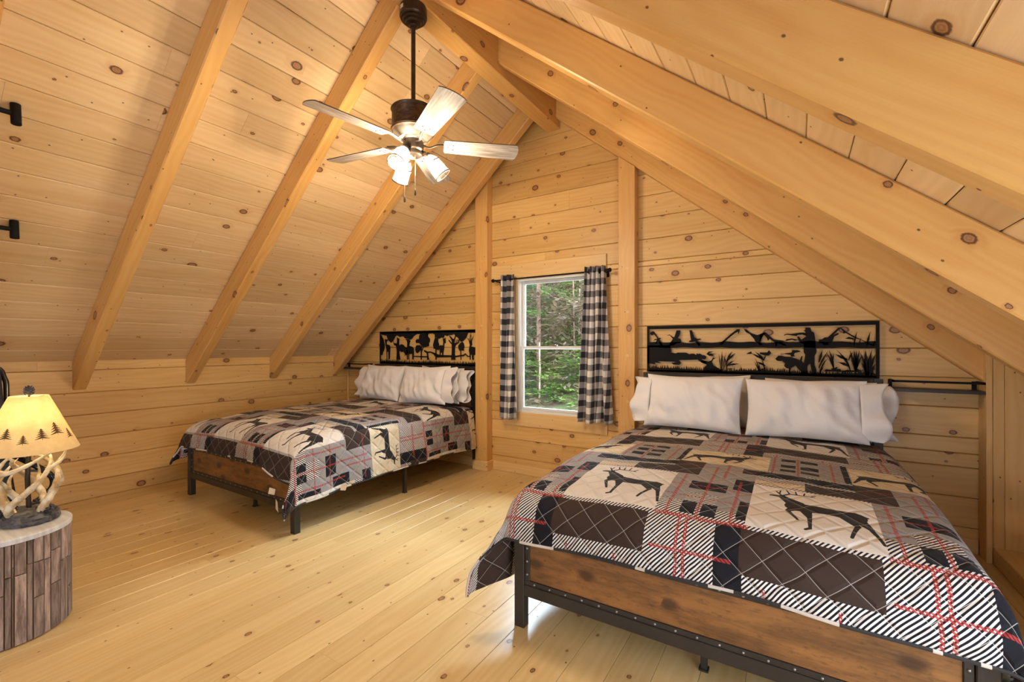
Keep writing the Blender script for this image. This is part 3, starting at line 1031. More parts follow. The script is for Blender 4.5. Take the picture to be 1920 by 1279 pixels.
# ---------------------------------------------------------------- pillows
def pillow(label, loc, w, h, t, lean, rz, flange, seed, group, roll=0.0):
    r = thing('pillow', label, 'pillow', loc, group=group)
    r.rotation_euler = (-R(lean), R(roll), R(rz))
    nu, nv = 56, 44
    bm = bm_new(); uvl = bm.loops.layers.uv['UVMap']
    sheets = []
    for side in (-1, 1):
        g = []
        for j in range(nv + 1):
            b_ = -1 + 2 * j / nv
            row = []
            for i in range(nu + 1):
                a = -1 + 2 * i / nu
                aa = a * (1.5 - .5 * a * a); bb = b_ * (1.5 - .5 * b_ * b_)   # denser near the edges
                a2, b2 = abs(aa), abs(bb)
                x = w / 2 * aa * (1 - 0.055 * (1 - b2 ** 2))
                z = h / 2 * bb * (1 - 0.07 * (1 - a2 ** 2))
                thk = t / 2 * (max(0, 1 - a2 ** 3.2) ** 0.55) * (max(0, 1 - b2 ** 3.2) ** 0.55) * (1 - 0.22 * bb)
                edge = min(1 - a2, 1 - b2)
                nz = noise.noise(Vector((x * 5 + seed * 7, z * 5, side * 3.0)))
                wr = noise.noise(Vector((x * 16 + z * 9 + seed * 3, z * 7 - x * 4, seed)))
                cr_ = sin(38 * (z * .75 + x * .55) + 5 * nz + seed) * max(0, 1 - abs(bb + .55) * 1.6) * sstep(a2, .1, .9)
                y = side * (thk + thk / (t / 2) * (0.036 * nz + 0.024 * wr + 0.022 * cr_)) + 0.010 * noise.noise(Vector((x * 6, z * 6, seed + 9)))
                if j in (0, nv) or i in (0, nu):
                    y = 0.010 * noise.noise(Vector((x * 6, z * 6, seed + 9)))
                z += 0.012 * noise.noise(Vector((x * 4 + seed, 1.3, seed))) * max(0, bb)
                row.append(((x, y, z + h / 2), (x, z)))
            g.append(row)
        sheets.append(g)
    made = {}
    def vert(key, p):
        if key not in made:
            made[key] = bm.verts.new(p)
        return made[key]
    for k, g in enumerate(sheets):
        for j in range(nv):
            for i in range(nu):
                q = [(j, i), (j, i + 1), (j + 1, i + 1), (j + 1, i)]
                if k == 1:
                    q.reverse()
                vs = []
                for (jj, ii) in q:
                    e = jj in (0, nv) or ii in (0, nu)
                    vs.append(vert((jj, ii) if e else (k, jj, ii), g[jj][ii][0]))
                f = bm.faces.new(vs); f.smooth = True
                for lp, (jj, ii) in zip(f.loops, q):
                    lp[uvl].uv = g[jj][ii][1]
    finish('case', bm, M['cotton'], r, True)
    # open hem of the pillow case, a loose sleeve past the filled end
    bm = bm_new()
    n, mx = 48, 9
    rings = []
    for i in range(mx + 1):
        q = i / mx
        ring = []
        for k in range(n):
            ph = 2 * pi * k / n
            hh = h / 2 * (0.84 + 0.05 * q)
            zz = cos(ph) * hh
            yy = (0.055 - 0.018 * q) * sin(ph) + 0.020 * q * sin(5 * cos(ph) * 1.5 + seed) + 0.008 * q * sin(5 * ph + seed)
            xx = w / 2 * 0.88 + (0.125 + 0.020 * sin(3 * ph + seed)) * q
            ring.append(bm.verts.new((flange * xx, yy, zz + h / 2)))
        rings.append(ring)
    for i in range(mx):
        for k in range(n):
            k2 = (k + 1) % n
            vs = [rings[i][k], rings[i][k2], rings[i + 1][k2], rings[i + 1][k]]
            f = bm.faces.new(vs); f.smooth = True
    o = finish('open_hem', bm, M['cotton'], r, True)
    md = o.modifiers.new('thickness', 'SOLIDIFY'); md.thickness = 0.004
    return r
GR, GL = 'pillows under the duck hunter panel', 'pillows under the deer panel'
pillow('white pillow mostly hidden behind the hunter-bed pillow nearest the window, pointed corner showing', (-0.64, 3.685, .692), .72, .39, .12, 13, 2, -1, 4, GR, -2)
pillow('white pillow hidden behind the plump hunter-bed pillow, ruffled hem toward the shelf', (0.105, 3.685, .692), .64, .385, .12, 13, -2, 1, 5, GR, 1)
pillow('front white pillow on the hunter-panel bed, the one nearest the window', (-0.67, 3.49, .690), .675, .405, .18, 16, 1, -1, 1, GR, 1)
pillow('plump smooth front white pillow on the hunter-panel bed, the one nearest the shelf', (0.030, 3.48, .694), .68, .405, .185, 16, -1, 1, 2, GR, -1)
pillow('front white pillow on the deer-panel bed, nearest the low side wall', (-4.065, 3.56, .687), .66, .415, .18, 17, -2, -1, 6, GL)
pillow('rear white pillow on the deer-panel bed, leaning on the headboard by the post', (-3.33, 3.735, .694), .60, .39, .12, 13, 2, 1, 7, GL, 1)
pillow('front white pillow on the deer-panel bed, open hem toward the post', (-3.385, 3.54, .687), .64, .42, .18, 17, 3, 1, 9, GL, -2)

# ---------------------------------------------------------------- cut-out metal panels over the headboards
SIL = {"R":[["shadow",[[1,228],[197,228],[204,172],[194,168],[238,160],[255,167],[321,167],[347,154],[364,159],[383,159],[399,149],[406,163],[415,156],[428,161],[450,146],[463,148],[477,136],[477,129],[466,112],[444,117],[441,105],[477,95],[477,75],[450,81],[422,101],[412,111],[357,107],[265,104],[281,80],[265,64],[218,66],[204,80],[258,88],[90,92],[120,77],[65,79],[72,65],[26,70],[1,69]]],["duck",[[26,333],[48,349],[62,345],[95,289],[115,292],[118,285],[104,278],[135,225],[115,225],[95,260],[87,257],[83,241],[69,246],[80,264],[81,275],[53,266],[65,280],[87,284],[58,329],[44,311],[26,324]]],["duck",[[245,352],[275,353],[273,322],[256,287],[278,280],[283,259],[268,240],[255,249],[218,224],[184,224],[187,239],[216,281],[190,313],[175,311],[187,320],[219,295],[228,298],[238,329]]],["duck",[[347,352],[367,351],[386,293],[406,280],[430,282],[441,275],[409,268],[438,224],[419,224],[390,258],[367,252],[341,254],[347,264],[360,271],[354,310]]],["mountain",[[562,227],[653,313],[700,353],[722,352],[712,318],[706,320],[709,335],[682,319],[635,277],[620,260],[589,227],[583,234],[604,254],[574,230]]],["mountain",[[747,353],[767,351],[793,323],[841,305],[880,322],[893,319],[893,306],[878,306],[861,249],[878,226],[850,227],[850,238],[824,259],[819,275],[787,314],[764,327]]],["duck",[[437,110],[490,97],[515,106],[528,130],[546,122],[531,116],[519,93],[531,66],[583,34],[610,8],[456,3],[462,51],[481,68],[472,78],[437,88]]],["ripple",[[478,156],[494,177],[531,177],[497,163],[556,157],[519,152],[540,142],[500,141]]],["ripple",[[763,160],[773,167],[799,180],[804,162],[793,159]]],["ripple",[[857,172],[906,173],[918,190],[934,168],[915,148],[888,150],[857,160]]],["mountain",[[857,310],[882,325],[897,325],[949,270],[996,264],[1023,259],[1032,273],[1064,277],[1101,269],[1101,264],[1084,260],[1067,267],[1037,261],[999,251],[1037,223],[1020,223],[973,246],[970,223],[961,223],[955,249],[922,275],[911,260],[903,284],[885,306],[870,285],[857,246]]],["hunter",[[1014,304],[1035,312],[1061,310],[1110,318],[1141,320],[1155,308],[1141,299],[1132,305],[1101,302],[1095,294],[1061,300],[1035,305],[1017,300]]],["hunter",[[1149,355],[1179,355],[1186,328],[1202,318],[1209,271],[1211,218],[1216,191],[1215,171],[1205,151],[1205,85],[1215,52],[1216,5],[1183,4],[1188,41],[1177,94],[1163,77],[1161,50],[1169,4],[1132,2],[1144,50],[1139,87],[1148,157],[1139,178],[1138,238],[1121,241],[1104,265],[1098,289],[1110,291],[1124,268],[1155,292],[1141,305],[1149,315],[1148,325],[1139,332],[1148,340]]],["dog",[[959,125],[979,149],[999,149],[1020,143],[1061,140],[1115,118],[1125,149],[1132,145],[1128,113],[1138,90],[1146,43],[1152,3],[1118,2],[1121,36],[1104,52],[1090,79],[1061,58],[1055,41],[1061,0],[1043,-1],[1046,54],[1029,57],[1015,76],[1023,91],[1002,111],[990,108],[970,111]]],["ripple",[[1005,163],[1064,174],[1067,191],[1101,191],[1124,181],[1084,170],[1078,157],[1085,147],[1064,140],[1055,155]]],["mountain",[[1230,267],[1247,269],[1265,283],[1283,283],[1344,351],[1359,351],[1393,318],[1438,286],[1504,247],[1547,223],[1531,223],[1501,244],[1474,261],[1432,279],[1387,312],[1371,308],[1373,326],[1356,346],[1318,302],[1347,316],[1344,302],[1321,288],[1309,249],[1286,242],[1286,227],[1259,227],[1247,242],[1230,242]]],["reed",[[1381,273],[1404,285],[1432,276],[1432,264],[1410,269]]],["lily",[[1274,55],[1304,52],[1304,63],[1318,62],[1335,74],[1340,69],[1333,58],[1357,59],[1359,43],[1393,53],[1432,52],[1449,67],[1471,50],[1454,39],[1259,40]]]],"RS":[[[586,24],[577,107],[569,157],8],[[589,24],[592,124],[592,177],12],[[598,24],[610,124],[620,167],7],[[601,24],[614,75],[623,91],5],[[626,25],[629,108],[598,144],7],[[626,91],[641,148],[667,178],16],[[626,98],[659,141],[688,165],16],[[629,65],[653,95],[679,104],12],[[629,65],[670,82],[715,80],14],[[629,38],[653,42],[679,41],9],[[626,9],[626,58],[629,108],8],[[853,22],[838,70],[819,101],7],[[855,22],[844,79],[827,127],8],[[853,22],[853,63],[851,95],8],[[893,71],[861,92],[833,100],14],[[880,118],[841,143],[802,165],16],[[883,112],[867,144],[824,178],16],[[855,35],[878,48],[893,48],11],[[891,-6],[891,82],[857,148],9],[[882,106],[891,141],[897,155],9],[[857,92],[876,78],[891,75],13],[[1432,223],[1438,276],[1449,321],11],[[1504,223],[1510,268],[1522,318],13],[[1457,223],[1466,258],[1472,279],6],[[1539,223],[1545,247],[1547,261],8],[[1415,230],[1413,244],[1410,255],6],[[1230,61],[1247,116],[1283,184],13],[[1230,104],[1242,148],[1252,195],16],[[1233,18],[1250,98],[1283,131],11],[[1236,18],[1247,62],[1262,76],8],[[1318,60],[1306,117],[1276,173],13],[[1317,63],[1312,134],[1290,191],15],[[1314,110],[1314,142],[1317,174],8],[[1411,52],[1401,118],[1333,195],15],[[1396,125],[1361,142],[1327,163],20],[[1407,76],[1376,100],[1344,105],20],[[1401,118],[1415,164],[1427,178],10],[[1438,52],[1429,115],[1410,192],16],[[1443,52],[1438,119],[1432,192],20],[[1446,53],[1449,119],[1463,192],16],[[1449,67],[1460,119],[1477,157],11],[[1443,52],[1445,119],[1446,192],16],[[1499,6],[1499,102],[1466,175],16],[[1504,6],[1501,102],[1496,192],27],[[1510,6],[1515,120],[1529,192],20],[[1520,34],[1531,120],[1550,165],16],[[1526,17],[1534,69],[1547,96],15],[[1499,33],[1488,81],[1471,112],11]],"L":[["foliage",[[17,408],[714,395],[714,367],[639,365],[590,341],[563,310],[529,298],[507,310],[451,315],[434,323],[423,339],[383,340],[361,332],[326,349],[297,353],[274,333],[245,292],[204,263],[156,293],[138,318],[126,352],[30,365]]],["foliage",[[17,366],[36,353],[72,302],[78,268],[90,239],[84,184],[66,155],[54,134],[48,109],[17,108]]],["deer",[[90,310],[144,305],[150,297],[126,276],[126,243],[174,235],[192,210],[186,156],[180,60],[159,60],[156,151],[132,151],[135,59],[126,59],[120,176],[108,222],[96,277]]],["tree",[[303,333],[338,312],[349,316],[343,259],[349,197],[349,136],[366,55],[297,54],[303,156],[291,222],[256,238],[245,267],[262,259],[303,255],[309,292]]],["tree",[[239,292],[256,259],[303,242],[303,230],[251,251]]],["bush",[[349,234],[383,246],[417,238],[446,214],[474,206],[479,190],[451,177],[440,157],[395,149],[361,157],[343,177]]],["bush",[[417,157],[474,181],[507,157],[474,113],[446,121]]],["deer",[[451,311],[507,306],[535,282],[521,258],[516,226],[568,214],[590,194],[593,138],[585,62],[565,62],[563,126],[529,129],[513,121],[516,61],[502,61],[496,129],[485,137],[491,61],[477,60],[468,169],[479,218],[485,258],[474,290]]],["tree",[[677,344],[720,395],[810,393],[820,335],[851,303],[846,272],[831,257],[836,225],[778,210],[736,210],[720,218],[682,257],[628,257],[617,285],[639,305],[672,305]]],["tree",[[623,218],[639,234],[693,233],[720,210],[709,186],[682,158],[650,138],[628,146],[612,178]]],["tree",[[704,218],[720,218],[720,178],[741,210],[746,202],[722,155],[720,60],[704,60]]],["log",[[756,178],[788,167],[809,159],[861,159],[923,144],[979,125],[1064,119],[1177,118],[1177,97],[954,91],[913,121],[861,144],[820,140],[825,101],[840,62],[804,61],[799,136],[756,159]]],["log",[[590,106],[799,104],[799,89],[590,94]]],["tree",[[928,322],[974,317],[974,271],[989,248],[989,194],[979,171],[944,191],[908,190],[895,237],[913,287]]],["tree",[[933,194],[951,194],[951,64],[933,63]]],["foliage",[[793,397],[1578,397],[1578,368],[1410,368],[1386,317],[1344,280],[1307,269],[1278,303],[1259,322],[1235,329],[1211,360],[1177,345],[1138,349],[1114,335],[1074,347],[1059,316],[1024,321],[989,306],[954,321],[923,322],[923,356],[887,369],[825,366],[804,335],[793,362]]],["deer",[[1044,317],[1059,305],[1089,316],[1084,297],[1089,255],[1069,259],[1064,195],[1054,149],[1049,103],[1034,103],[1034,145],[1014,145],[1009,103],[997,103],[999,172],[979,206],[1004,233],[1049,229],[1052,271]]],["tree",[[1134,350],[1177,319],[1192,304],[1211,303],[1235,356],[1240,344],[1226,300],[1216,270],[1221,255],[1269,266],[1278,299],[1288,295],[1283,262],[1240,236],[1226,217],[1221,143],[1231,68],[1168,67],[1177,161],[1177,240],[1134,285],[1134,297],[1177,255],[1177,285],[1153,319]]],["tree",[[1302,258],[1330,269],[1349,254],[1359,221],[1349,184],[1349,169],[1316,173],[1288,169],[1274,191],[1269,225]]],["tree",[[1302,173],[1312,173],[1314,69],[1304,69]]],["log",[[1226,113],[1344,127],[1373,142],[1405,116],[1437,113],[1437,102],[1400,103],[1373,127],[1349,112],[1226,96]]],["deer",[[1419,283],[1442,276],[1460,297],[1465,232],[1451,225],[1456,217],[1506,206],[1564,199],[1564,109],[1560,73],[1537,72],[1519,123],[1483,126],[1488,72],[1465,71],[1460,126],[1446,126],[1446,71],[1433,71],[1428,144],[1419,173],[1433,236]]]],"LS":[[[1433,279],[1410,298],[1391,316],8],[[1435,283],[1428,309],[1424,331],6],[[1444,279],[1449,327],[1449,367],9],[[1456,283],[1474,308],[1479,330],8],[[1446,312],[1437,334],[1435,360],5],[[1134,285],[1163,255],[1182,240],9]]}
KIND = {'shadow': 'shore_reflection', 'duck': 'flying_duck', 'mountain': 'mountain_outline', 'ripple': 'water_ripple', 'hunter': 'hunter_silhouette', 'dog': 'dog_silhouette', 'reed': 'reeds', 'lily': 'lily_pads',
        'foliage': 'leaf_canopy', 'deer': 'deer_silhouette', 'tree': 'tree_silhouette', 'bush': 'bush_silhouette', 'log': 'fallen_log'}
def plate(bm, pts, th=0.003):
    a = sum(pts[i][0] * pts[(i + 1) % len(pts)][1] - pts[(i + 1) % len(pts)][0] * pts[i][1] for i in range(len(pts)))
    if a < 0:
        pts = list(reversed(pts))
    # counter-clockwise in x-z seen from -y
    fr = [bm.verts.new((p[0], 0, p[1])) for p in pts]
    bk = [bm.verts.new((p[0], th, p[1])) for p in pts]
    bm.faces.new(fr); bm.faces.new(list(reversed(bk)))
    n = len(pts)
    for i in range(n):
        j = (i + 1) % n
        bm.faces.new([fr[j], fr[i], bk[i], bk[j]])
def blade_poly(q):
    p0, p1, p2, w = Vector(q[0]), Vector(q[1]), Vector(q[2]), q[3]
    L_, R_ = [], []
    for k in range(7):
        t = k / 6
        p = p0 * (1 - t) ** 2 + p1 * 2 * t * (1 - t) + p2 * t * t
        d = ((p1 - p0) * (1 - t) + (p2 - p1) * t)
        nrm = Vector((-d.y, d.x)).normalized()
        ww = w / 2 * (0.45 + 1.1 * t) if t < .5 else w / 2 * (1.0) * (1 - t) * 2
        ww = max(ww, .6)
        L_.append(p + nrm * ww); R_.append(p - nrm * ww)
    return [(p.x / 1000, p.y / 1000) for p in L_ + R_[::-1]]
def panel(name_label, x0, z0, w, h, shapes, strokes, band, y, seed):
    r = thing('metal_wall_panel', name_label, 'wall art', (x0, y, z0))
    bm = bm_new()
    e = 0.020
    for a, c, p, q in ((0, e, 0, h), (w - e, w, 0, h), (e, w - e, h - .026, h), (e, w - e, 0, .018)):
        plate(bm, [(a, p), (c, p), (c, q), (a, q)], 0.004)
    finish('frame', bm, M['black'], r)
    rn = random.Random(seed)
    bm = bm_new()
    pts = [(e - .002, .004)]
    x = e - .002
    while x < w - e - .012:
        b0 = 0.030 + 0.006 * sin(x * 9)
        sp = rn.uniform(.007, .014)
        pts += [(x, b0), (x + sp * .5 + rn.uniform(-.003, .004), b0 + rn.uniform(.010, .034)), (x + sp, b0)]
        x += sp + rn.choice((.0015, .004, .010))
    pts += [(w - e + .002, .030), (w - e + .002, .004)]
    plate(bm, pts)
    finish('grass_edge', bm, M['black'], r)
    if band:
        bm = bm_new()
        top, bot = [], []
        for k in range(41):
            x = e - .002 + (w - 2 * e + .004) * k / 40
            top.append((x, band[1] + .004 * sin(k * 1.3) + .003 * sin(k * .47)))
            bot.append((x, band[0] + .003 * sin(k * .9 + 1)))
        plate(bm, bot + top[::-1])
        finish('far_shore', bm, M['black'], r)
    for nm, pp in shapes:
        bm = bm_new()
        plate(bm, [(min(max(p[0] / 1000, .002), w - .002), min(max(p[1] / 1000, .002), h - .002)) for p in pp])
        finish(KIND[nm], bm, M['black'], r)
    for q in strokes:
            bm = bm_new()
            plate(bm, [(min(max(a, .002), w - .002), min(max(c, .002), h - .002)) for a, c in blade_poly(q)])
            finish('reed_blade' if band else 'bare_branch', bm, M['black'], r)
    return r
panel('black cut-out metal panel with duck hunter, dog, flying ducks and mountains', -1.104, 1.082, 1.572, 0.392, SIL['R'], SIL['RS'], (.208, .252), 3.930, 3)
panel('black cut-out metal panel with deer standing among leafy trees', -4.477, 1.082, 1.572, 0.404, SIL['L'], SIL['LS'], None, 3.945, 5)

# ================================================================ ceiling fan
FX, FY_, = -2.023, 2.05
m, nt, b = material('hammered_brown_housing')
tc = nt.new('ShaderNodeTexCoord').outputs['Object']
n = nt.noise(nt.vm('MULTIPLY', tc, (30, 30, 90)), 1.0, 4)
nt.put(b.inputs['Base Color'], nt.mix(nt.ss(n, .35, .7), (0.035, 0.018, 0.009), (0.095, 0.050, 0.024)))
b.inputs['Roughness'].default_value = 0.45; b.inputs['Metallic'].default_value = 0.4
bump(nt, b, n, 0.4, 0.004)
M['housing'] = m
m, nt, b = material('weathered_grey_blade')
s = nt.sep(nt.uv())
n = nt.noise(nt.comb(nt.m('MULTIPLY', s[0], 5.0), nt.m('MULTIPLY', s[1], 80.0)), 1.0, 4)
nt.put(b.inputs['Base Color'], nt.mix(nt.ss(n, .35, .7), (0.20, 0.165, 0.145), (0.42, 0.38, 0.35)))
b.inputs['Roughness'].default_value = 0.32
M['blade'] = m
m, nt, b = material('dark_blade_edge')
nt.put(b.inputs['Base Color'], (0.05, 0.03, 0.02)); M['blade_edge'] = m
m, nt, b = material('lit_bulb')
nt.put(b.inputs['Base Color'], (1, .9, .75)); nt.put(b.inputs['Emission Color'], (1.0, 0.80, 0.52)); b.inputs['Emission Strength'].default_value = 25
M['bulb'] = m
m, nt, b = material('seeded_clear_glass')
out = [k for k in nt.n if k.type == 'OUTPUT_MATERIAL'][0]
nt.n.remove(b)
tr = nt.new('ShaderNodeBsdfTransparent'); tr.inputs[0].default_value = (0.97, 0.95, 0.92, 1)
tl = nt.new('ShaderNodeBsdfTranslucent'); tl.inputs[0].default_value = (0.95, 0.9, 0.82, 1)
gl = nt.new('ShaderNodeBsdfGlossy'); gl.inputs['Roughness'].default_value = 0.08
m1 = nt.new('ShaderNodeMixShader'); m1.inputs[0].default_value = 0.09
m2 = nt.new('ShaderNodeMixShader'); m2.inputs[0].default_value = 0.08
nt.l.new(tr.outputs[0], m1.inputs[1]); nt.l.new(tl.outputs[0], m1.inputs[2])
nt.l.new(m1.outputs[0], m2.inputs[1]); nt.l.new(gl.outputs[0], m2.inputs[2]); nt.l.new(m2.outputs[0], out.inputs[0])
M['shade_glass'] = m

fan = thing('ceiling_fan', 'five-blade ceiling fan with three lit glass shades hanging from the ridge beam', 'ceiling fan', (FX, FY_, 3.4065))
def fz(z): return z - 3.4065
bm = bm_new()
lathe(bm, [(0, fz(3.406)), (0.080, fz(3.406)), (0.084, fz(3.395)), (0.084, fz(3.345)), (0.078, fz(3.338)), (0.078, fz(3.332)), (0.066, fz(3.330)), (0.063, fz(3.318)), (0.050, fz(3.316)), (0.046, fz(3.303)), (0.028, fz(3.300)), (0.0, fz(3.300))], 40)
can = finish('canopy', bm, M['bronze'], fan)
bm = bm_new()
for k in range(6):
    pass
P = []
for k in range(7):
    a = R(-112 + k * 3.4)
    P.append((0.0845 * cos(a), 0.0845 * sin(a)))
lo_ = [bm.verts.new((x, y, fz(3.362))) for x, y in P]; hi_ = [bm.verts.new((x, y, fz(3.386))) for x, y in P]
for k in range(6):
    bm.faces.new([lo_[k], lo_[k + 1], hi_[k + 1], hi_[k]])
finish('rating_sticker', bm, M['seam'], can)
bm = bm_new()
lathe(bm, [(0.020, fz(3.302)), (0.026, fz(3.294)), (0.024, fz(3.282)), (0.0135, fz(3.276)), (0.0135, fz(2.83)), (0.022, fz(2.826)), (0.024, fz(2.79)), (0.030, fz(2.776))], 20)
finish('downrod', bm, M['bronze'], fan)
bm = bm_new()
lathe(bm, [(0.0, fz(2.780)), (0.10, fz(2.778)), (0.128, fz(2.770)), (0.134, fz(2.758)), (0.130, fz(2.752)), (0.130, fz(2.650)), (0.134, fz(2.645)), (0.132, fz(2.632)), (0.122, fz(2.628))], 48)
hs_ = finish('motor_housing', bm, M['housing'], fan)
bm = bm_new()
lathe(bm, [(0.1335, fz(2.768)), (0.137, fz(2.762)), (0.1335, fz(2.755))], 48); lathe(bm, [(0.131, fz(2.650)), (0.1365, fz(2.641)), (0.130, fz(2.632))], 48)
finish('rim_band', bm, M['bronze'], hs_)
bm = bm_new()
lathe(bm, [(0.124, fz(2.630)), (0.116, fz(2.612)), (0.094, fz(2.592)), (0.088, fz(2.584)), (0.070, fz(2.582)), (0.066, fz(2.575)), (0.0, fz(2.575))], 48)
finish('motor_bowl', bm, M['nickel'], fan)
bm = bm_new()
lathe(bm, [(0.0, fz(2.576)), (0.060, fz(2.575)), (0.064, fz(2.560)), (0.062, fz(2.520)), (0.052, fz(2.512)), (0.056, fz(2.500)), (0.054, fz(2.488)), (0.040, fz(2.478)), (0.014, fz(2.474)), (0.010, fz(2.466)), (0.0, fz(2.464))], 32)
finish('switch_housing', bm, M['bronze'], fan)

def fan_blade():
    # local: root toward +x, flat in xy
    bm = bm_new(); uvl = bm.loops.layers.uv['UVMap']
    r0, r1 = 0.185, 0.665
    outl = []
    n = 10
    def hw(x):
        t = (x - r0) / (r1 - r0)
        return 0.060 + 0.017 * t
    top_, bot_ = [], []
    xs = [r0 + .004, r0 + .012] + [r0 + (r1 - r0) * k / n for k in range(1, n)]
    for k, x in enumerate(xs):
        w_ = hw(x) - (0.012 if k == 0 else 0)
        top_.append((x, w_)); bot_.append((x, -w_))
    tip = []
    for k in range(9):
        a = -1 + 2 * k / 8
        tip.append((r1 - 0.016 * a * a - (0.003 if abs(a) == 1 else 0), a * hw(r1)))
    poly = bot_ + tip + top_[::-1]
    th = 0.0055
    dn = [bm.verts.new((x, y, -th / 2)) for x, y in poly]; up = [bm.verts.new((x, y, th / 2)) for x, y in poly]
    f = bm.faces.new(list(reversed(dn)))
    f2 = bm.faces.new(up)
    for ff in (f, f2):
        for lp in ff.loops:
            lp[uvl].uv = (lp.vert.co.x, lp.vert.co.y)
    for i in range(len(poly)):
        j = (i + 1) % len(poly)
        e = bm.faces.new([dn[i], dn[j], up[j], up[i]]); e.material_index = 1
    return bm
def blade_iron():
    bm = bm_new()
    pts = smooth_path([(0.060, 0, -0.004), (0.10, 0.012, -0.008), (0.15, 0.0, 0.006), (0.20, 0.0, 0.012)], 5)
    tube(bm, pts, [0.011] * len(pts), 8, flat=0.5)
    add_prism(bm, cham(-0.028, 0.028, 0.0035, 0.008, 0.001), (0, 0, 0), X_, Y_, Z_, 0.185, 0.255)
    return bm
b0 = fan_blade(); blade_me = None
for k in range(5):
    ang = R(-28 + 72 * k)
    if k == 0:
        o = finish('blade', b0, [M['blade'], M['blade_edge']], fan)
        i_ = finish('blade_iron', blade_iron(), M['bronze'], o)
        proto = [o, i_]
        for (x, y) in ((0.215, 0.0), (0.245, 0.022), (0.245, -0.022)):
            bs = bm_new()
            lathe(bs, [(0.006, -0.0028), (0.0055, -0.0045), (0.003, -0.0062), (0, -0.0066)], 10, (x, y, 0))
            proto.append(finish('blade_screw', bs, M['bronze'], o))
    else:
        o = proto[0].copy(); COL.objects.link(o); o.parent = fan
        for c in proto[1:]:
            d = c.copy(); COL.objects.link(d); d.parent = o
    o.location = (0, 0, fz(2.560))
    o.rotation_euler = (Matrix.Rotation(ang, 3, 'Z') @ Matrix.Rotation(R(-12), 3, 'X')).to_euler()

WARM = (1.0, 0.84, 0.62)
def point(name, loc, power, col, rad):
    d = bpy.data.lights.new(name, 'POINT'); d.energy = power; d.color = col; d.shadow_soft_size = rad
    o = bpy.data.objects.new(name, d); COL.objects.link(o); o.location = loc
    return o
for k, ang in enumerate((42, -78, 162)):
    a = R(ang)
    d = Vector((cos(a) * sin(R(40)), sin(a) * sin(R(40)), -cos(R(40))))
    base = Vector((cos(a) * .050, sin(a) * .050, fz(2.510)))
    el = base + Vector((cos(a) * .018, sin(a) * .018, 0.002))
    st = el + d * 0.016
    bm = bm_new()
    pts = smooth_path([Vector((cos(a) * .03, sin(a) * .03, fz(2.512))), base, el, st], 5)
    tube(bm, pts, 0.0075, 10)
    lathe(bm, [(0.010, -.004), (0.020, 0.0), (0.024, 0.012), (0.024, 0.034), (0.020, 0.036), (0.0, 0.036)], 20, st, axis=d)
    arm = finish('light_arm', bm, M['bronze'], fan)
    bm = bm_new()
    lathe(bm, [(0.024, 0.020), (0.030, 0.030), (0.042, 0.050), (0.047, 0.075), (0.051, 0.165), (0.0485, 0.165), (0.0445, 0.075), (0.040, 0.053), (0.028, 0.033)], 28, st, axis=d)
    sh = finish('glass_shade', bm, M['shade_glass'], arm)
    bm = bm_new()
    q_ = Vector((0, 0, 1)).rotation_difference(d).to_matrix()
    for zc, rr_ in ((0.068, 0.0470), (0.161, 0.0525)):
        lathe(bm, [(rr_ - .0015, zc - .003), (rr_ + .002, zc - .003), (rr_ + .002, zc + .004), (rr_ - .0015, zc + .004)], 28, st, axis=d)
    for j in range(4):
        t = j * pi / 2 + .5
        tube(bm, [st + q_ @ Vector((cos(t) * 0.0455, sin(t) * 0.0455, .058)), st + q_ @ Vector((cos(t) * .0522, sin(t) * .0522, .161))], 0.0022, 6)
    finish('shade_cage', bm, M['bronze'], arm)
    bm = bm_new()
    lathe(bm, [(0.0, 0.036), (0.010, 0.038), (0.013, 0.050), (0.022, 0.068), (0.0245, 0.082), (0.021, 0.096), (0.011, 0.105), (0, 0.107)], 18, st, axis=d)
    finish('bulb', bm, M['bulb'], arm)
    point('fan_bulb_light', Vector((FX, FY_, 3.4065)) + st + d * 0.085, 78, WARM, 0.034)
for (x, y, z0, z1) in ((0.045, -0.030, 2.47, 2.262), (-0.02, -0.054, 2.46, 2.225)):
    bm = bm_new()
    tube(bm, [(x, y, fz(z0)), (x, y, fz(z1))], 0.0014, 6)
    c = finish('pull_chain', bm, M['nickel'], fan)
    bm = bm_new()
    lathe(bm, [(0, 0.002), (0.004, 0), (0.0055, -.006), (0.0065, -.030), (0.005, -.038), (0, -.040)], 12, (x, y, fz(z1)))
    finish('chain_pendant', bm, M['bronze'], c)

# ================================================================ stump side table and antler lamp
m, nt, b = material('bark_stave_wood')
s = nt.sep(nt.uv())
n = nt.noise(nt.comb(nt.m('MULTIPLY', s[0], 6.0), nt.m('MULTIPLY', s[1], 38.0)), 1.0, 6, .65)
t = nt.attr('tint').outputs['Fac']
col = nt.mix(nt.ss(n, .3, .72), (0.110, 0.078, 0.064), (0.42, 0.325, 0.280))
k = nt.m('MULTIPLY_ADD', t, 0.75, 0.62)
col = nt.mix(1.0, col, nt.comb(k, k, k), 'MULTIPLY')
nt.put(b.inputs['Base Color'], col); b.inputs['Roughness'].default_value = 0.8
bump(nt, b, n, 0.6, 0.006)
M['stave'] = m
m, nt, b = material('whitewashed_table_top')
s = nt.sep(nt.uv())
n = nt.noise(nt.comb(nt.m('MULTIPLY', s[0], 4.0), nt.m('MULTIPLY', s[1], 40.0)), 1.0, 4)
nt.put(b.inputs['Base Color'], nt.mix(nt.ss(n, .3, .7), (0.50, 0.52, 0.56), (0.70, 0.73, 0.79))); b.inputs['Roughness'].default_value = 0.42
M['washed'] = m
TX, TY, TR, TZ = -3.085, 0.50, 0.232, 0.470
tab = thing('stump_side_table', 'round stump-shaped side table clad in weathered grey wood staves with pale top', 'side table', (TX, TY, 0))
bm = bm_new()
rn = random.Random(5)
a = 0.0
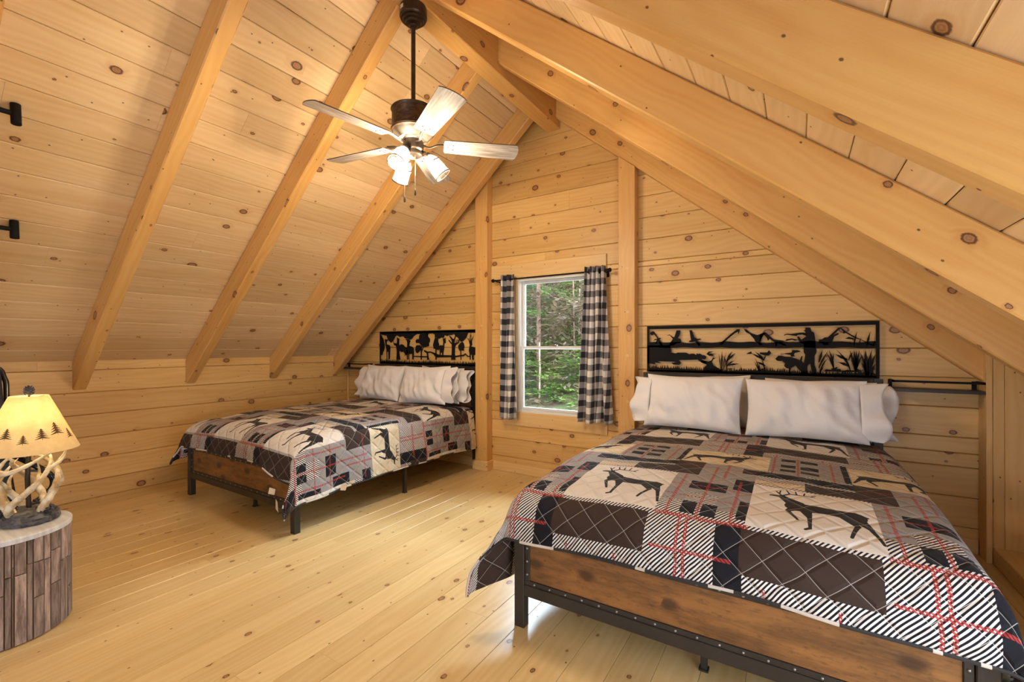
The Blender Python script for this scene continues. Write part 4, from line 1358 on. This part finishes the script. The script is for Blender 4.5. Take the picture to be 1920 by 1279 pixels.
while a < 2 * pi - .01:
    da = min(rn.choice((0.09, 0.12, 0.17, 0.22)), 2 * pi - a)
    z = 0.004
    while z < TZ - .03:
        z2 = min(z + rn.uniform(.14, .36), TZ - .022)
        if TZ - .022 - z2 < .06:
            z2 = TZ - .022
        ro = TR + rn.uniform(-.002, .002)
        tint = rn.random(); du = rn.uniform(0, 50)
        cols = 4
        g = 0.0022
        rings = []
        for q in range(cols + 1):
            aa = a + g / TR + (da - 2 * g / TR) * q / cols
            rings.append((aa,))
        outv = [[bm.verts.new((rr_ * cos(aa[0]), rr_ * sin(aa[0]), zz)) for (rr_, zz) in ((ro - .02, z + .0015), (ro - .002, z + .0015), (ro, z + .004), (ro, z2 - .004), (ro - .002, z2 - .0015), (ro - .02, z2 - .0015))] for aa in rings]
        for q in range(cols):
            for w_ in range(5):
                f = bm.faces.new([outv[q][w_], outv[q + 1][w_], outv[q + 1][w_ + 1], outv[q][w_ + 1]])
                f.smooth = True
                zz = [outv[q][w_].co.z, outv[q][w_ + 1].co.z]
                setuv(bm, f, [(zz[0] + du, (a + da * q / cols) * TR + du), (zz[0] + du, (a + da * (q + 1) / cols) * TR + du), (zz[1] + du, (a + da * (q + 1) / cols) * TR + du), (zz[1] + du, (a + da * q / cols) * TR + du)], tint)
        for e in (0, cols):
            f = bm.faces.new(outv[e] if e == 0 else outv[e][::-1]); setuv(bm, f, [(du, du)] * 6, tint)
        z = z2
    a += da
lathe(bm, [(0.0, 0.0), (TR - .012, 0.0), (TR - .010, 0.004), (TR - .010, TZ - .024), (0, TZ - .024)], 48, mat=1)
finish('stave_body', bm, [M['stave'], M['gap']], tab)
bm = bm_new()
lathe(bm, [(TR - .02, TZ - .0225), (TR + .002, TZ - .0225), (TR + .003, TZ - .004), (TR, TZ - .001), (TR - .004, TZ), (TR - .05, TZ), (0, TZ)], 64)
uvl = bm.loops.layers.uv['UVMap']
for f in bm.faces:
    for lp in f.loops:
        lp[uvl].uv = (lp.vert.co.x, lp.vert.co.y)
finish('table_top', bm, M['washed'], tab)

m, nt, b = material('antler_bone')
tc = nt.new('ShaderNodeTexCoord').outputs['Object']
n = nt.noise(tc, 22.0, 4)
nt.put(b.inputs['Base Color'], nt.mix(nt.ss(n, .36, .66), (0.42, 0.29, 0.14), (0.74, 0.67, 0.50)))
b.inputs['Roughness'].default_value = 0.42
bump(nt, b, n, 0.3, 0.003)
M['antler'] = m
M['rock'] = plain('slate_base', (0.085, 0.080, 0.085), 0.55, 0.1, 0.5, 30, 0.5, 60)
M['cone'] = plain('dark_pinecone', (0.050, 0.045, 0.050), 0.5, 0.2, 0.4, 40)
m, nt, b = material('parchment_shade')
out = [k for k in nt.n if k.type == 'OUTPUT_MATERIAL'][0]
tc = nt.new('ShaderNodeTexCoord').outputs['Object']
n = nt.noise(tc, 26.0, 4)
c = nt.mix(nt.ss(n, .35, .7), (0.84, 0.70, 0.42), (0.90, 0.78, 0.50))
nt.put(b.inputs['Base Color'], c); b.inputs['Roughness'].default_value = 0.7
tl = nt.new('ShaderNodeBsdfTranslucent'); nt.put(tl.inputs[0], c)
mx = nt.new('ShaderNodeMixShader'); mx.inputs[0].default_value = 0.5
nt.l.new(b.outputs[0], mx.inputs[1]); nt.l.new(tl.outputs[0], mx.inputs[2]); nt.l.new(mx.outputs[0], out.inputs[0])
M['parch'] = m
M['treeprint'] = plain('printed_brown', (0.11, 0.055, 0.018), 0.8)

LX, LY, LZ = -3.10, 0.592, TZ + .0005
lamp = thing('antler_lamp', 'antler table lamp with parchment pine-tree shade standing on the stump table', 'lamp', (LX, LY, LZ))
bm = bm_new()
bmesh.ops.create_icosphere(bm, subdivisions=4, radius=1.0)
for v_ in bm.verts:
    p = v_.co.copy()
    q = Vector((p.x * 3.1, p.y * 3.1, p.z * 2.0)) + Vector((1.7, .3, 5.1))
    dd = noise.voronoi(q)[0]
    crack = max(0.0, 1 - (dd[1] - dd[0]) / .16)
    k = 1.0 - 0.12 * crack + 0.05 * noise.noise(p * 5)
    fl = max(p.z, -0.35)
    v_.co = Vector((p.x * .125 * k, p.y * .108 * k, (fl + .35) * .050 * k))
for f in bm.faces:
    f.smooth = True
base = finish('rock_base', bm, M['rock'], lamp)
def pinecone(bm, c, r_, ax, n=46):
    ax = Vector(ax).normalized()
    q = Vector((0, 0, 1)).rotation_difference(ax).to_matrix()
    C = Vector(c)
    lathe(bm, [(0, -r_ * 1.15), (r_ * .5, -r_ * .8), (r_ * .72, -r_ * .1), (r_ * .55, r_ * .6), (0, r_ * 1.25)], 10, C, axis=ax)
    for k in range(n):
        t = (k + .5) / n
        z = (-1 + 2.15 * t) * r_
        rad = r_ * .78 * sqrt(max(0.02, 1 - ((t - .42) / .6) ** 2))
        a = k * 2.39996
        p = Vector((cos(a) * rad, sin(a) * rad, z)); o_ = Vector((cos(a), sin(a), .45)).normalized()
        sd = Vector((-sin(a), cos(a), 0)); w = r_ * .20
        V = [p - sd * w - o_ * w * .5, p + sd * w - o_ * w * .5, p + sd * w * .5 + o_ * w * 1.3, p - sd * w * .5 + o_ * w * 1.3]
        up_ = Vector((0, 0, r_ * .10))
        A = [bm.verts.new(C + q @ (x - up_)) for x in V]; B = [bm.verts.new(C + q @ (x + up_)) for x in V]
        bm.faces.new(A[::-1]); bm.faces.new(B)
        for i in range(4):
            bm.faces.new([A[i], A[(i + 1) % 4], B[(i + 1) % 4], B[i]])
for c, ax in (((0.060, 0.040, 0.052), (.8, .3, .3)), ((-0.02, -0.066, 0.052), (.3, -.8, .3)), ((-.06, .04, .052), (-.5, .6, .3))):
    bm = bm_new(); pinecone(bm, c, 0.030, ax)
    finish('pinecone', bm, M['cone'], base)
bm = bm_new()
tube(bm, [(0.0, 0.0, 0.04), (0.004, -0.006, 0.20), (0.0, 0.0, 0.36), (0, 0, 0.44)], [.010, .0095, .009, .006], 12)
finish('stem', bm, M['bronze'], lamp)
def antler(main, tines, r0):
    bm = bm_new()
    pts = smooth_path(main, 7)
    n = len(pts)
    tube(bm, pts, [r0 * (1 - .82 * (i / (n - 1)) ** 1.5) * (1 + .08 * sin(i * 1.7)) for i in range(n)], 10)
    for t_ in tines:
        tp = smooth_path(t_, 5); k = len(tp)
        tube(bm, tp, [r0 * .62 * (1 - .88 * i / (k - 1)) for i in range(k)], 8)
    return finish('antler', bm, M['antler'], lamp)
antler([(.03, -.05, .035), (-.01, -.075, .085), (-.055, -.085, .15), (-.05, -.10, .205), (.0, -.095, .235), (.05, -.05, .255), (.085, .02, .30), (.10, .075, .345)],
       [[(-.05, -.095, .19), (-.085, -.06, .235), (-.085, -.02, .29)], [(.02, -.08, .24), (-.02, -.12, .27), (-.05, -.13, .285)]], .0195)
antler([(.055, .02, .035), (.085, .04, .09), (.075, .075, .16), (.03, .095, .215), (-.03, .075, .265), (-.06, .02, .315), (-.05, -.03, .345)],
       [[(.08, .07, .15), (.115, .09, .19), (.12, .08, .24)], [(.0, .09, .24), (.0, .12, .29), (.02, .125, .32)]], .018)
antler([(-.05, .01, .035), (-.085, -.02, .09), (-.095, -.06, .15), (-.06, -.095, .22), (-.015, -.08, .29), (.03, -.04, .335)],
       [[(-.09, -.05, .14), (-.125, -.04, .19), (-.13, .0, .25)]], .017)
antler([(.01, -.06, .035), (.06, -.075, .09), (.095, -.03, .15), (.09, .03, .215), (.05, .065, .28), (-.01, .06, .335)],
       [[(.095, -.02, .16), (.125, .01, .20), (.125, .05, .255)], [(.075, .045, .24), (.095, .09, .28), (.09, .11, .315)]], .0175)
antler([(-.02, .055, .035), (-.075, .06, .10), (-.095, .03, .17), (-.075, -.02, .235), (-.03, -.05, .275), (.025, -.06, .30), (.06, -.085, .33)],
       [[(-.09, .04, .15), (-.125, .06, .20), (-.12, .05, .26)]], .016)
# shade with printed trees
Z0, Z1, RB_, RT_ = 0.335, 0.594, 0.177, 0.068
bm = bm_new()
lathe(bm, [(RB_, Z0), (RT_, Z1), (RT_ - .002, Z1), (RB_ - .002, Z0), (RB_, Z0)], 64)
def cone_pt(a, z, o_=.0012):
    rr_ = RB_ + (RT_ - RB_) * (z - Z0) / (Z1 - Z0) + o_
    return (rr_ * cos(a), rr_ * sin(a), z)
def ptree(a, z, h_):
    w = h_ * .48
    lev = 5
    for k in range(lev):
        t0 = k / lev; t1 = (k + 1.45) / lev
        zb = z + h_ * .10 + h_ * .9 * t0; zt_ = min(z + h_, z + h_ * .10 + h_ * .9 * t1)
        ww = w * (1 - t0 * .85)
        rad = RB_ + (RT_ - RB_) * (zb - Z0) / (Z1 - Z0)
        steps = 6
        for s_ in range(steps):
            x0 = -1 + 2 * s_ / steps; x1 = -1 + 2 * (s_ + 1) / steps
            def top(x): return zb + (zt_ - zb) * (1 - abs(x)) ** 1.4
            def bot(x): return zb - h_ * .035 * abs(x) + h_ * .05 * (1 - abs(x))
            V = [cone_pt(a + x0 * ww / rad, bot(x0)), cone_pt(a + x1 * ww / rad, bot(x1)), cone_pt(a + x1 * ww / rad, max(top(x1), bot(x1) + .0003)), cone_pt(a + x0 * ww / rad, max(top(x0), bot(x0) + .0003))]
            f = bm.faces.new([bm.verts.new(v) for v in V]); f.material_index = 1
    rad = RB_
    V = [cone_pt(a - .006, z), cone_pt(a + .006, z), cone_pt(a + .006, z + h_ * .2), cone_pt(a - .006, z + h_ * .2)]
    f = bm.faces.new([bm.verts.new(v) for v in V]); f.material_index = 1
for k in range(15):
    ptree(k * 2 * pi / 15 + .1, Z0 + .062 + .014 * sin(k * 2.1), .052 + .010 * sin(k * 1.7))
finish('lamp_shade', bm, [M['parch'], M['treeprint']], lamp)
bm = bm_new()
for k in range(3):
    a = k * 2 * pi / 3
    tube(bm, [(0, 0, Z1 - .012), (cos(a) * (RT_ - .001), sin(a) * (RT_ - .001), Z1 - .006)], .0018, 6)
tube(bm, [(0, 0, .44), (0, 0, Z1 + .004)], .004, 8)
finish('shade_harp', bm, M['bronze'], lamp)
bm = bm_new(); pinecone(bm, (0, 0, Z1 + .024), .020, (0, 0, 1), 40)
finish('finial', bm, M['cone'], lamp)
bm = bm_new()
lathe(bm, [(0.0, 0.44), (0.012, 0.442), (0.013, 0.455), (0.025, 0.48), (0.028, 0.50), (0.020, 0.522), (0, 0.53)], 16)
finish('bulb', bm, M['bulb'], lamp)
point('lamp_bulb_light', (LX, LY, LZ + .488), 3.2, (1.0, 0.84, 0.58), 0.036)

# ================================================================ black tube chair behind the lamp, mostly off the left edge
M['sling'] = plain('charcoal_sling', (0.018, 0.019, 0.022), 0.7, 0, .2, 30)
M['strap'] = plain('blue_grey_strap', (0.05, 0.085, 0.13), 0.5)
ch = thing('lounge_chair', 'black tube-framed lounge chair partly seen behind the antler lamp', 'chair', (-4.0, 0.42, 0), R(0))
for sy in (-1, 1):
    bm = bm_new()
    pts = smooth_path([(-0.30, sy * .30, 0.62), (-0.08, sy * .31, 0.615), (0.10, sy * .345, 0.585), (0.15, sy * .40, 0.525), (0.155, sy * .418, 0.475), (0.15, sy * .40, 0.42), (0.13, sy * .315, 0.335), (0.06, sy * .19, 0.16), (0.02, sy * .15, 0.015)], 8)
    tube(bm, pts, 0.0165, 12)
    finish('arm_tube', bm, M['gloss_black'], ch)
    bm = bm_new()
    tube(bm, smooth_path([(-0.16, sy * .31, 0.30), (-0.30, sy * .30, 0.62), (-0.42, sy * .32, 0.98), (-.45, sy * .315, 1.09), (-.46, sy * .26, 1.17), (-.46, 0, 1.19)], 6), 0.015, 12)
    finish('back_tube', bm, M['gloss_black'], ch)
bm = bm_new()
for z, rx in ((0.30, -0.14), (0.30, 0.24)):
    tube(bm, [(rx, -.36, z), (rx, .36, z)], .014, 10)
finish('cross_bar', bm, M['gloss_black'], ch)
bm = bm_new(); add_prism(bm, cham(-.31, .31, -.012, .012, .006), (-0.16, 0, 0.312), (0.42, 0, 0.03), Y_, Z_, 0, 1)
finish('seat', bm, M['sling'], ch)
bm = bm_new(); add_prism(bm, cham(-.30, .30, -.014, .014, .008), (-0.175, 0, 0.33), (-0.285, 0, 0.83), Y_, (0.94, 0, .33), 0, 1)
finish('backrest', bm, M['sling'], ch)
bm = bm_new()
add_prism(bm, cham(-.016, .016, -.004, .004, .001), (0.14, .385, 0.545), (-0.22, -0.20, 0.02), Y_, Z_, 0, 1)
finish('strap', bm, M['strap'], ch)

# two T-shaped pegs on the side of the rafter beside the photographer; only their ends reach into the picture
def peg(z, y0, label):
    x = clx(z) + 0.075
    ln = y0 - 0.4885
    r = thing('coat_peg', label, 'peg', (x, y0, z), group='black T-shaped pegs on the slope')
    bm = bm_new(); tube(bm, [(0, 0.0, 0), (0, -ln + .001, 0)], 0.013, 12)
    lathe(bm, [(0.030, 0.0), (0.030, .004), (.014, .007), (0, .007)], 20, (0, -ln + .0005, 0), axis=(0, 1, 0))
    finish('peg_arm', bm, M['black'], r)
    bm = bm_new(); tube(bm, [(-.008, 0.004, 0.054), (.008, 0.004, -0.054)], 0.021, 16)
    finish('end_cap', bm, M['black'], r)
    return r
peg(2.522, 0.612, 'upper of two black T-shaped metal pegs sticking out over the ceiling slope')
peg(2.017, 0.709, 'lower of two black T-shaped metal pegs, the one above the antler lamp')

# ================================================================ forest outside the window
def leafmat(name, c1, c2):
    m, nt, b = material(name)
    t = nt.attr('tint').outputs['Fac']
    c = nt.mix(t, c1, c2)
    nt.put(b.inputs['Base Color'], c); b.inputs['Roughness'].default_value = 0.6
    out = [k for k in nt.n if k.type == 'OUTPUT_MATERIAL'][0]
    tl = nt.new('ShaderNodeBsdfTranslucent'); nt.put(tl.inputs[0], c)
    mx = nt.new('ShaderNodeMixShader'); mx.inputs[0].default_value = 0.35
    nt.l.new(b.outputs[0], mx.inputs[1]); nt.l.new(tl.outputs[0], mx.inputs[2]); nt.l.new(mx.outputs[0], out.inputs[0])
    return m
M['needle'] = leafmat('hemlock_green', (0.045, 0.105, 0.030), (0.17, 0.28, 0.070))
M['needle2'] = leafmat('fir_blue_green', (0.050, 0.115, 0.060), (0.16, 0.27, 0.13))
M['leafy'] = leafmat('bright_leaf', (0.13, 0.24, 0.04), (0.30, 0.42, 0.10))
M['twig'] = leafmat('brown_twigs', (0.075, 0.052, 0.032), (0.17, 0.125, 0.08))
M['bark'] = plain('pine_bark', (0.150, 0.088, 0.066), 0.9, 0, 0.45, 16, 0.6, 30)
M['birch'] = plain('pale_dead_wood', (0.42, 0.36, 0.27), 0.85, 0, 0.3, 14)
m, nt, b = material('forest_floor')
tc = nt.new('ShaderNodeTexCoord').outputs['Object']
n1 = nt.noise(tc, 1.3, 6, .7); n2 = nt.noise(tc, 5.0, 5, .7)
col = nt.mix(nt.ss(n1, .38, .62), (0.105, 0.072, 0.045), (0.075, 0.115, 0.040))
col = nt.mix(nt.ss(n2, .45, .7), col, (0.20, 0.155, 0.095))
nt.put(b.inputs['Base Color'], col); b.inputs['Roughness'].default_value = 0.95
bump(nt, b, n2, 0.8, 0.1)
M['litter'] = m
def gz(x, y): return -1.3 + 0.33 * max(0, y - 5.0) + 0.018 * max(0, y - 12) ** 2 + 0.25 * noise.noise(Vector((x * .35, y * .35, 0)))
bm = bm_new()
g = [[bm.verts.new((-26 + 28 * i / 36, 4.6 + 24 * j / 34, gz(-26 + 28 * i / 36, 4.6 + 24 * j / 34))) for i in range(37)] for j in range(35)]
for j in range(34):
    for i in range(36):
        f = bm.faces.new([g[j][i], g[j][i + 1], g[j + 1][i + 1], g[j + 1][i]]); f.smooth = True
struct(finish('hillside_ground', bm, M['litter']))

def spray(bm, rn, p, d, L_, w, n):
    """a flat drooping spray of leaf blades along direction d"""
    d = d.normalized()
    sd = d.cross(Vector((0, 0, 1)))
    if sd.length < .1:
        sd = Vector((1, 0, 0))
    sd.normalize()
    cl_ = bm.loops.layers.float_color['tint']
    for k in range(n):
        t = (k + rn.random()) / n
        c = p + d * (L_ * t) + Vector((0, 0, -0.16 * L_ * t * t))
        sgn = rn.choice((-1, 1))
        dir_ = (sd * sgn * rn.uniform(.5, 1) + d * rn.uniform(.2, .9) + Vector((0, 0, rn.uniform(-.35, .15)))).normalized()
        ln = w * rn.uniform(.6, 1.25) * (1.15 - .75 * t)
        nr = Vector((rn.uniform(-.4, .4), rn.uniform(-.4, .4), 1)).normalized()
        wd = dir_.cross(nr).normalized() * ln * rn.uniform(.13, .24)
        v = [bm.verts.new(c - wd * .3), bm.verts.new(c + dir_ * ln * .5 - wd), bm.verts.new(c + dir_ * ln), bm.verts.new(c + dir_ * ln * .5 + wd)]
        f = bm.faces.new(v)
        tt = rn.random()
        for lp in f.loops:
            lp[cl_] = (tt, tt, tt, 1)
def conifer(x, y, h_, r_, label, mat, seed, zlow=0.12, nb=70, leaf=.16, per=34, trunk_r=0.05, bark='bark', spread=1.0):
    rn = random.Random(seed)
    z0 = gz(x, y) - .15
    r = thing('conifer_tree', label, 'tree', (x, y, z0), group=None)
    bm = bm_new()
    lean = Vector((rn.uniform(-.015, .015), rn.uniform(-.015, .015), 0))
    pts = [Vector((0, 0, h_ * k / 8)) + lean * h_ * k / 8 + Vector((rn.uniform(-.01, .01), 0, 0)) for k in range(9)]
    tube(bm, pts, [trunk_r * (1 - .8 * k / 8) for k in range(9)], 10)
    tr = finish('trunk', bm, M[bark], r)
    bm = bm_new(); bt = bm_new()
    for k in range(nb):
        t = zlow + (1 - zlow) * (k + rn.random()) / nb
        a = rn.uniform(0, 2 * pi)
        L_ = r_ * (1 - t) ** .7 * rn.uniform(.65, 1.15) * spread + .12
        d = Vector((cos(a), sin(a), rn.uniform(-.25, .15)))
        p = Vector((0, 0, h_ * t)) + lean * h_ * t
        tube(bt, [p, p + d.normalized() * L_ * .5 + Vector((0, 0, -.03 * L_)), p + d.normalized() * L_ * .9 + Vector((0, 0, -.13 * L_))], [.010, .007, .003], 5)
        for q in range(3):
            d2 = Vector((cos(a + rn.uniform(-.6, .6)), sin(a + rn.uniform(-.6, .6)), rn.uniform(-.3, .1)))
            s0 = p + d * L_ * rn.uniform(.05, .45)
            spray(bm, rn, s0, d2, L_ * .75, leaf, per // 3)
    finish('branches', bt, M[bark], tr)
    finish('foliage', bm, M[mat], r)
    return r
trees = [
 (-5.35, 9.70, 9.0, 1.15, 'tall tree with reddish bare trunk and green boughs close outside the window', 'needle', 1, .22, 90, .15, 48, .062),
 (-6.75, 11.2, 6.5, 1.5, 'pale blue-green fir outside, beside the narrow curtain', 'needle2', 2, .05, 120, .15, 54, .06),
 (-6.05, 9.30, 3.8, 1.0, 'young bushy fir low outside the window by the narrow curtain', 'needle2', 3, .03, 80, .12, 36, .035),
 (-6.20, 13.6, 8.0, 1.5, 'green hemlock behind the reddish pine trunk outside', 'needle', 4, .10, 120, .15, 54, .05),
 (-6.65, 14.9, 9.0, 1.3, 'dark conifer in the middle of the woods behind the window', 'needle', 5, .25, 70, .15, 36, .06),
 (-5.35, 12.2, 7.0, 1.0, 'hemlock with layered boughs just beyond the reddish trunk', 'leafy', 6, .24, 60, .16, 45, .035),
 (-5.60, 14.2, 8.5, 1.2, 'thin conifer between the reddish trunk and the wide curtain', 'needle', 7, .24, 80, .15, 45, .045),
 (-4.62, 11.0, 7.2, 0.95, 'bright yellow-green leafy tree outside, beside the wide curtain', 'leafy', 8, .34, 36, .14, 30, .032),
 (-8.30, 16.5, 10.0, 1.8, 'big fir farthest uphill behind the narrow curtain', 'needle2', 9, .08, 90, .2, 40, .08),
 (-7.45, 17.5, 10.0, 1.7, 'fir far uphill behind the reddish bare trunk', 'needle', 10, .15, 90, .2, 40, .07),
 (-6.30, 18.0, 11.0, 1.6, 'dark conifer far uphill toward the wide curtain', 'needle', 11, .25, 80, .2, 36, .07),
 (-7.95, 13.2, 8.0, 1.5, 'fir at the edge of the woods hidden past the narrow curtain', 'needle2', 12, .05, 80, .17, 36, .06),
 (-4.75, 13.0, 8.0, 1.2, 'conifer at the edge of the woods hidden past the wide curtain', 'needle', 13, .2, 60, .16, 36, .045),
]
for t in trees:
    conifer(*t)
# bare saplings, snag and undergrowth
for (x, y, h_, r_, lean, lab, mt) in ((-4.98, 9.05, 1.35, .024, .0, 'short pale broken snag standing outside the lower window sash', 'birch'), (-5.48, 9.0, 1.2, .014, .03, 'thin pale dead stem outside the lower sash near the narrow curtain', 'birch'),
                                     (-5.02, 11.4, 6.5, .018, .10, 'slender pale bare sapling leaning over outside the window', 'birch'), (-4.72, 10.4, 5.5, .020, -.02, 'bare straight sapling outside near the wide curtain', 'bark'),
                                     (-5.75, 13.0, 7.5, .045, .02, 'grey bare trunk behind the pale snag', 'birch'), (-5.05, 15.0, 9.0, .05, .03, 'distant pale trunk outside the upper sash near the wide curtain', 'birch'), (-5.30, 13.6, 8.0, .03, .05, 'distant thin bark-grey trunk leaning beyond the pale sapling', 'bark')):
    bm = bm_new()
    z0 = gz(x, y) - .1
    hz = h_
    tube(bm, [(0, 0, 0), (lean * hz * .5 + .01, 0, hz * .5), (lean * hz, 0, hz)], [r_, r_ * .85, r_ * .6], 8)
    o = finish('bare_trunk', bm, M[mt], None, loc=(x, y, z0))
    tag(o, lab, 'tree trunk')
rn = random.Random(77)
for nm, mt, n, lab in (('undergrowth', 'leafy', 260, 'bright green undergrowth on the hillside outside the window'), ('undergrowth', 'twig', 520, 'tangled brown brush on the hillside outside the window'), ('undergrowth', 'needle', 380, 'dark green undergrowth filling the woods outside the window')):
    bm = bm_new()
    for k in range(n):
        y = rn.uniform(8.5, 20.0)
        x = y * rn.uniform(-.66, -.36)
        z = gz(x, y)
        if mt == 'twig':
            p = Vector((x, y, z + rn.uniform(0, 2.2)))
            for q in range(5):
                d = Vector((rn.uniform(-1, 1), rn.uniform(-1, 1), rn.uniform(-.6, .9)))
                spray(bm, rn, p, d, rn.uniform(.3, .9), .22, 7)
        else:
            hh = rn.uniform(.0, .9)
            for q in range(4):
                a = rn.uniform(0, 2 * pi)
                spray(bm, rn, Vector((x, y, z + hh)), Vector((cos(a), sin(a), rn.uniform(0, .8))), rn.uniform(.25, .6), .15, 12)
    tag(finish(nm, bm, M[mt]), lab, 'undergrowth', kind='stuff')
